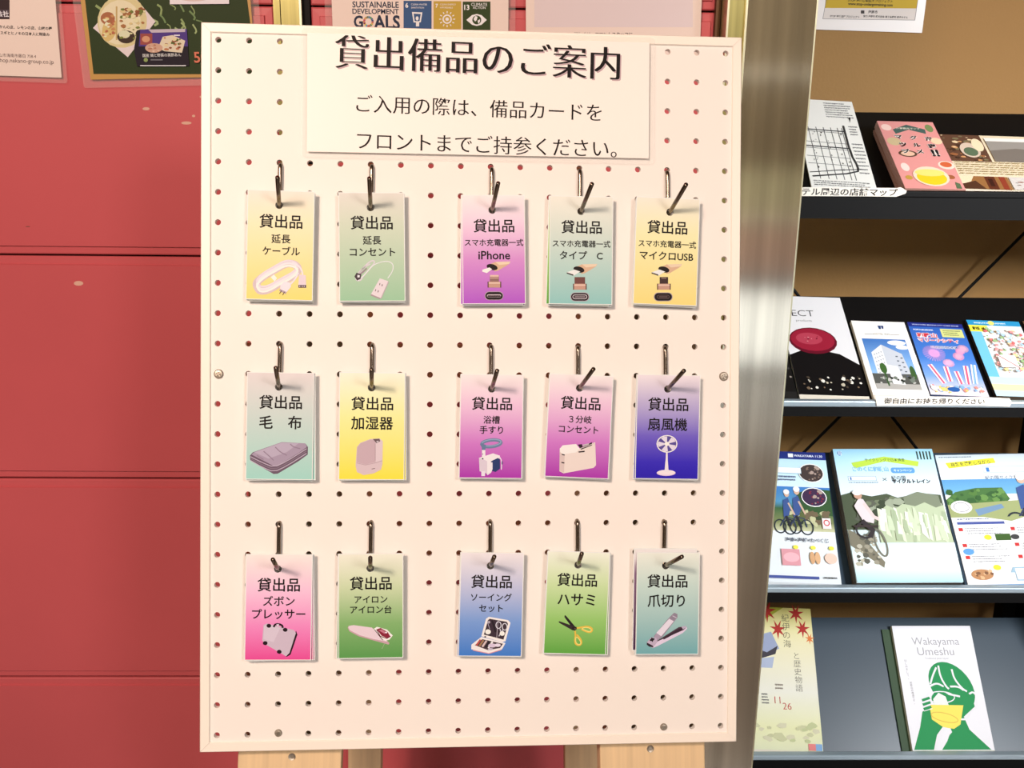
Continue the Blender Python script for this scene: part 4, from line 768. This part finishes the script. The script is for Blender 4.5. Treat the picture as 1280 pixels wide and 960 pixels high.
A.z += A.dz; A.text('きのくに和歌山', .34, .16, .36, (120, 175, 225), .05); pill(A, .66, .17, .12, .022, (90, 150, 210)); A.text('キャンペーン', .66, .17, .18, (220, 235, 245), .02); A.rect(.1, .215, .38, .25, (120, 150, 180)); A.rect(.105, .218, .375, .247, (226, 236, 242)); A.rect(.12, .222, .135, .244, (60, 110, 180)); A.line([(.44, .23), (.48, .25)], .006, K); A.line([(.48, .23), (.44, .25)], .006, K); A.text('サイクルトレイン', .72, .255, .38, K, .05); A.text('紀の国', .6, .228, .14, K, .01); A.greek(.1, .26, .4, .275, 1, (120, 140, 160), 3)
A.poly([(0, .36), (.1, .34), (.3, .37), (.45, .35), (.55, .38), (.7, .36), (.85, .35), (.98, .36), (1, .62), (0, .62)], (74, 84, 64)); A.blobs(0, .36, 1, .6, 90, [(60, 70, 54), (110, 120, 96), (150, 160, 140), (88, 92, 80)], .03, .09, 3, .5); A.poly([(.6, .38), (.75, .34), (.95, .37), (.97, .6), (.62, .6)], (120, 130, 110))
A.poly([(.3, .6), (.33, .5), (.42, .44), (.5, .47), (.58, .43), (.7, .45), (.8, .42), (.9, .46), (.98, .44), (1, .74), (.3, .74)], (176, 190, 160))  # pale cliff and streaks below carry the cover's glare in their colours
R = random.Random(11)
for k in range(46):
    x = R.uniform(.32, .97); y = R.uniform(.45, .6); A.poly([(x, y), (x+R.uniform(.015, .05), y+.01), (x+R.uniform(.01, .06), y+R.uniform(.1, .14)), (x-.01, y+R.uniform(.08, .13))], R.choice([(206, 218, 192), (222, 230, 212), (160, 176, 146), (226, 234, 222), (192, 206, 178)]))
A.grad(0, .72, 1, 1, [(0, (200, 226, 234)), (.5, (225, 238, 238)), (1, (170, 216, 232))])
A.poly([(0, .62), (.14, .68), (.3, .86), (.28, .9), (0, .74)], (120, 116, 100)); A.blobs(0, .64, .28, .9, 30, [(150, 146, 130), (90, 90, 80), (180, 176, 160)], .015, .04, 8)
A.ring(.16, .63, .08, .055, .02, (50, 46, 48)); A.ring(.29, .72, .05, .1, .018, (110, 110, 100), -14); A.poly([(.1, .45), (.16, .39), (.2, .4), (.28, .53), (.26, .58), (.16, .56)], (214, 204, 208)); A.line([(.2, .43), (.27, .53), (.32, .55)], .035, (216, 196, 196)); A.line([(.15, .56), (.24, .63), (.2, .68)], .05, (50, 44, 48)); A.ell(.155, .37, .04, .028, (190, 150, 130)); A.ell(.15, .35, .045, .02, (225, 222, 220)); A.line([(.06, .6), (.3, .6)], .02, (60, 50, 50)); A.done('printed_picture', o)
o, A = booklet(2, (1166, 567), (1296, 569), (1352, 730), (1211.5, 729.5), .010, 'activity_brochures', 'brochure with yellow slanted banner and seaside picnic photo on the third shelf', 'brochure', edge=(110, 150, 190))
A.rect(0, 0, 1, 1, (226, 230, 232)); A.grad(0, 0, 1, .3, [(0, (190, 205, 215)), (1, (225, 232, 238))]); A.greek(.03, .015, .35, .03, 1, (90, 110, 130), 3)
A.poly([(.08, .065), (.55, .03), (.56, .07), (.1, .11)], (226, 220, 60)); A.text('自然を満喫しながら', .32, .07, .38, (70, 80, 60), .02, rot=4); A.rect(.42, .1, .84, .15, (170, 190, 205)); A.rect(.425, .105, .835, .145, (226, 232, 236)); A.rect(.45, .108, .48, .142, (60, 120, 190)); A.text('紀の国サイクリング', .62, .19, .4, (90, 100, 120), .01)
A.grad(0, .2, 1, .32, [(0, (90, 150, 200)), (1, (110, 170, 205))]); A.poly([(0, .36), (.1, .3), (.3, .27), (.55, .27), (.6, .36), (.5, .42), (0, .4)], (70, 110, 60)); A.blobs(0, .27, .6, .42, 40, [(54, 92, 50), (100, 140, 74), (80, 120, 60)], .02, .06, 4); A.poly([(0, .4), (1, .36), (1, .52), (.6, .54), (0, .5)], (150, 160, 110)); A.poly([(.24, .44), (.5, .4), (.52, .43), (.26, .49)], (110, 140, 170)); cyc(A, .72, .38, 1.3); cyc(A, .86, .36, 1.2); A.ell(.12, .42, .1, .05, (232, 234, 234)); A.ring(.12, .42, .07, .035, .006, (130, 130, 140))
A.rect(0, .5, 1, 1, (228, 230, 232)); A.poly([(.3, .5), (.7, .5), (.55, .535)], (150, 160, 110)); A.rect(.04, .535, .48, .555, (70, 84, 150)); A.greek(.05, .51, .4, .525, 1, (60, 80, 120), 5)
for y in (.58, .7, .79):
    for x in (.04, .52): A.rect(x, y, x+.04, y+.025, (190, 50, 50)); A.greek(x+.06, y+.003, x+.4, y+.06, 3, (130, 134, 140), int(y*100+x*10), .4)
A.rect(.36, .63, .5, .68, (60, 90, 40)); A.ell(.54, .655, .04, .02, (60, 60, 62)); A.ell(.29, .655, .035, .02, (226, 222, 60)); A.ell(.08, .76, .05, .025, (90, 150, 210)); A.rect(.66, .64, .84, .71, (150, 100, 90)); A.ell(.15, .93, .1, .04, (176, 130, 90)); A.blobs(.06, .89, .26, .97, 10, [(120, 84, 60), (206, 170, 130)], .01, .03, 4); A.ell(.3, .88, .035, .02, (226, 222, 60)); A.poly([(.44, .88), (.56, .88), (.6, .92), (.55, .92), (.54, .98), (.45, .98), (.45, .92), (.41, .92)], (150, 180, 200)); A.poly([(.455, .89), (.545, .89), (.53, .97), (.46, .97)], (228, 232, 236)); A.ell(.62, .88, .03, .02, (226, 222, 60)); A.done('printed_picture', o)
# --- bottom shelf
o, A = booklet(3, (940, 760), (1007, 760), (1035, 937.5), (925, 937.5), .003, 'autumn_leaflet', 'cream leaflet with red maple leaves on the bottom shelf beside the pillar', 'leaflet')
A.grad(0, 0, 1, 1, [(0, (222, 214, 130)), (.25, (228, 220, 180)), (.6, (228, 226, 214)), (.85, (226, 226, 180)), (1, (222, 224, 190))])
def maple(A, x, y, s, c):
    pts = []
    for k in range(14): a = k*math.pi/7-.2; r_ = s*(1 if k % 2 == 0 else .35); pts.append((x+r_*math.cos(a), y+r_*.62*math.sin(a)))
    A.poly(pts, c)
A.poly([(0, 0), (.6, 0), (.3, .1), (0, .12)], (170, 176, 60))
for x, y, s in ((.36, .03, .14), (.78, .04, .12), (.5, .16, .12), (.86, .15, .11), (.14, .1, .09), (.95, .22, .07)): maple(A, x, y, s, (176, 46, 40) if s > .1 else (214, 120, 60))
A.poly([(.14, .22), (.4, .18), (.5, .3), (.28, .36), (.12, .32)], (150, 160, 190)); A.poly([(.14, .3), (.32, .33), (.48, .28), (.44, .34), (.2, .38)], (60, 56, 66)); A.poly([(.16, .38), (.42, .36), (.38, .44), (.14, .44)], (170, 180, 205))
A.text('紀伊の海', .62, .17, .12, (60, 52, 46), -.01, vert=True); A.text('と歴史物語', .74, .46, .11, (90, 84, 74), -.01, vert=True); A.greek(.4, .55, .52, .6, 2, (150, 140, 130), 4); A.text('11', .42, .66, .08, (190, 60, 60), -.01); A.text('26', .55, .7, .12, (190, 60, 60), -.01); A.greek(.2, .62, .3, .7, 4, (120, 120, 120), 5); A.blobs(.02, .8, 1, .95, 26, [(200, 200, 160), (190, 196, 150), (210, 206, 176)], .04, .1, 4, .3); A.rect(.8, .95, .9, .995, (226, 130, 130)); A.rect(.9, .95, .99, .995, (130, 170, 215)); A.done('printed_picture', o)
o, A = booklet(3, (1099, 787), (1119, 787), (1141, 937.5), (1131, 937.5), .004, 'green_booklet', 'dark green booklet edge showing behind the white booklet on the bottom shelf', 'booklet', edge=(30, 62, 26))
o, A = booklet(3, (1115.5, 780), (1207.5, 785), (1249, 938), (1139.5, 938), .013, 'drink_booklets', 'white booklet with a green figure drinking from a yellow cup on the bottom shelf', 'booklet', edge=(170, 176, 160), lift=.0048)
A.rect(0, 0, 1, 1, (226, 228, 236)); A.text('Wakayama', .52, .125, .6, (150, 152, 158), -.005); A.text('Umeshu', .5, .21, .46, (150, 152, 158), -.005); A.text('Traditional plum liquor', .5, .27, .3, (150, 152, 158)); A.text('はじめまして、', .1, .36, .035, (130, 130, 136), 0, vert=True); A.text('和歌山の梅酒です。', .12, .55, .03, (110, 110, 116), 0, vert=True)
GN = (28, 138, 78)
A.ell(.62, .5, .28, .19, GN, 18, 28); A.poly([(.36, .45), (.42, .38), (.84, .5), (.86, .66), (.7, .74), (.74, .84), (.96, .995), (.36, .995), (.5, .8), (.48, .7)], GN)
A.poly([(.3, .66), (.42, .63), (.5, .76), (.33, .88), (.26, .995), (.02, .995), (.14, .82), (.2, .7)], GN); A.poly([(.5, .8), (.38, .9), (.4, .93), (.52, .86)], (226, 228, 236)); A.poly([(.28, .995), (.34, .89), (.42, .83), (.5, .86), (.44, .93), (.36, .995)], (226, 228, 236))
WL = (226, 228, 236)
for pts in ([(.36, .48), (.4, .42), (.47, .345)], [(.5, .33), (.5, .42), (.55, .5), (.58, .52)], [(.66, .36), (.67, .44), (.75, .52), (.8, .54)], [(.34, .5), (.44, .47), (.52, .5)], [(.6, .5), (.7, .5), (.76, .53)], [(.46, .55), (.56, .56), (.7, .58)], [(.82, .56), (.88, .54), (.92, .6), (.88, .68), (.8, .7), (.76, .76), (.62, .76)]): A.line(pts, .022, WL, smooth=2)
A.ell(.46, .6, .12, .06, GN); A.ring(.46, .585, .17, .045, .012, WL); A.poly([(.36, .6), (.44, .55), (.52, .58), (.54, .65), (.36, .65)], (222, 228, 226)); A.poly([(.3, .66), (.32, .645), (.72, .65), (.64, .8), (.55, .835), (.42, .82), (.3, .76)], (232, 218, 96)); A.ring(.46, .745, .16, .035, .01, (214, 180, 80), 8)
for y in (.59, .625, .66): A.line([(.22, y+.02), (.32, y)], .03, GN); A.line([(.22, y+.035), (.33, y+.015)], .008, WL)
A.done('printed_picture', o)
# --- shelf label strips
def strip(k, pts, name, label, txt, tcx, tcy, tw):
    Yp = LIP[k]-.0009; bm = bmesh.new(); A_ = [onY(u, v, Yp) for u, v in pts]
    f = [bm.verts.new(p) for p in A_]; b = [bm.verts.new(p+Vector((0, .0006, 0))) for p in A_]
    bm.faces.new(f); bm.faces.new(b)
    for j in range(len(f)): bm.faces.new((f[j], f[(j+1) % len(f)], b[(j+1) % len(f)], b[j]))
    o = fin(bm, name, mat('label_paper', (238, 232, 222), .6, ill='rack')); tag(o, label, 'label')
    Pn = Plane((0, Yp, 0), (1, 0, 0), (0, 0, 1), (0, -1, 0)); A = Art(lambda a, b: Pn.px(a, b), 'rack', .0002); A.text(txt, tcx, tcy, tw, K, .015, hs=.8)
    c = A.done('printed_lettering', None, None, Pn.mw()); c.parent = o
    return o
strip(0, [(985, 234), (1070, 234.5), (1121, 235), (1126, 234), (1133.5, 238.5), (1132, 242), (1120, 246), (1085, 245.5), (985, 245)], 'shelf_label', 'white paper strip about nearby shops on the edge of the top shelf', 'ホテル周辺の店舗マップ', 1056, 240, 132)
strip(1, [(1094, 494.5), (1150, 495.5), (1230, 496.5), (1262, 498), (1265, 503), (1262, 508.5), (1235, 507.5), (1200, 506.5), (1096, 507.5)], 'shelf_label', 'white paper strip inviting guests to help themselves on the second shelf edge', '御自由にお持ち帰りください', 1168, 501.5, 126)
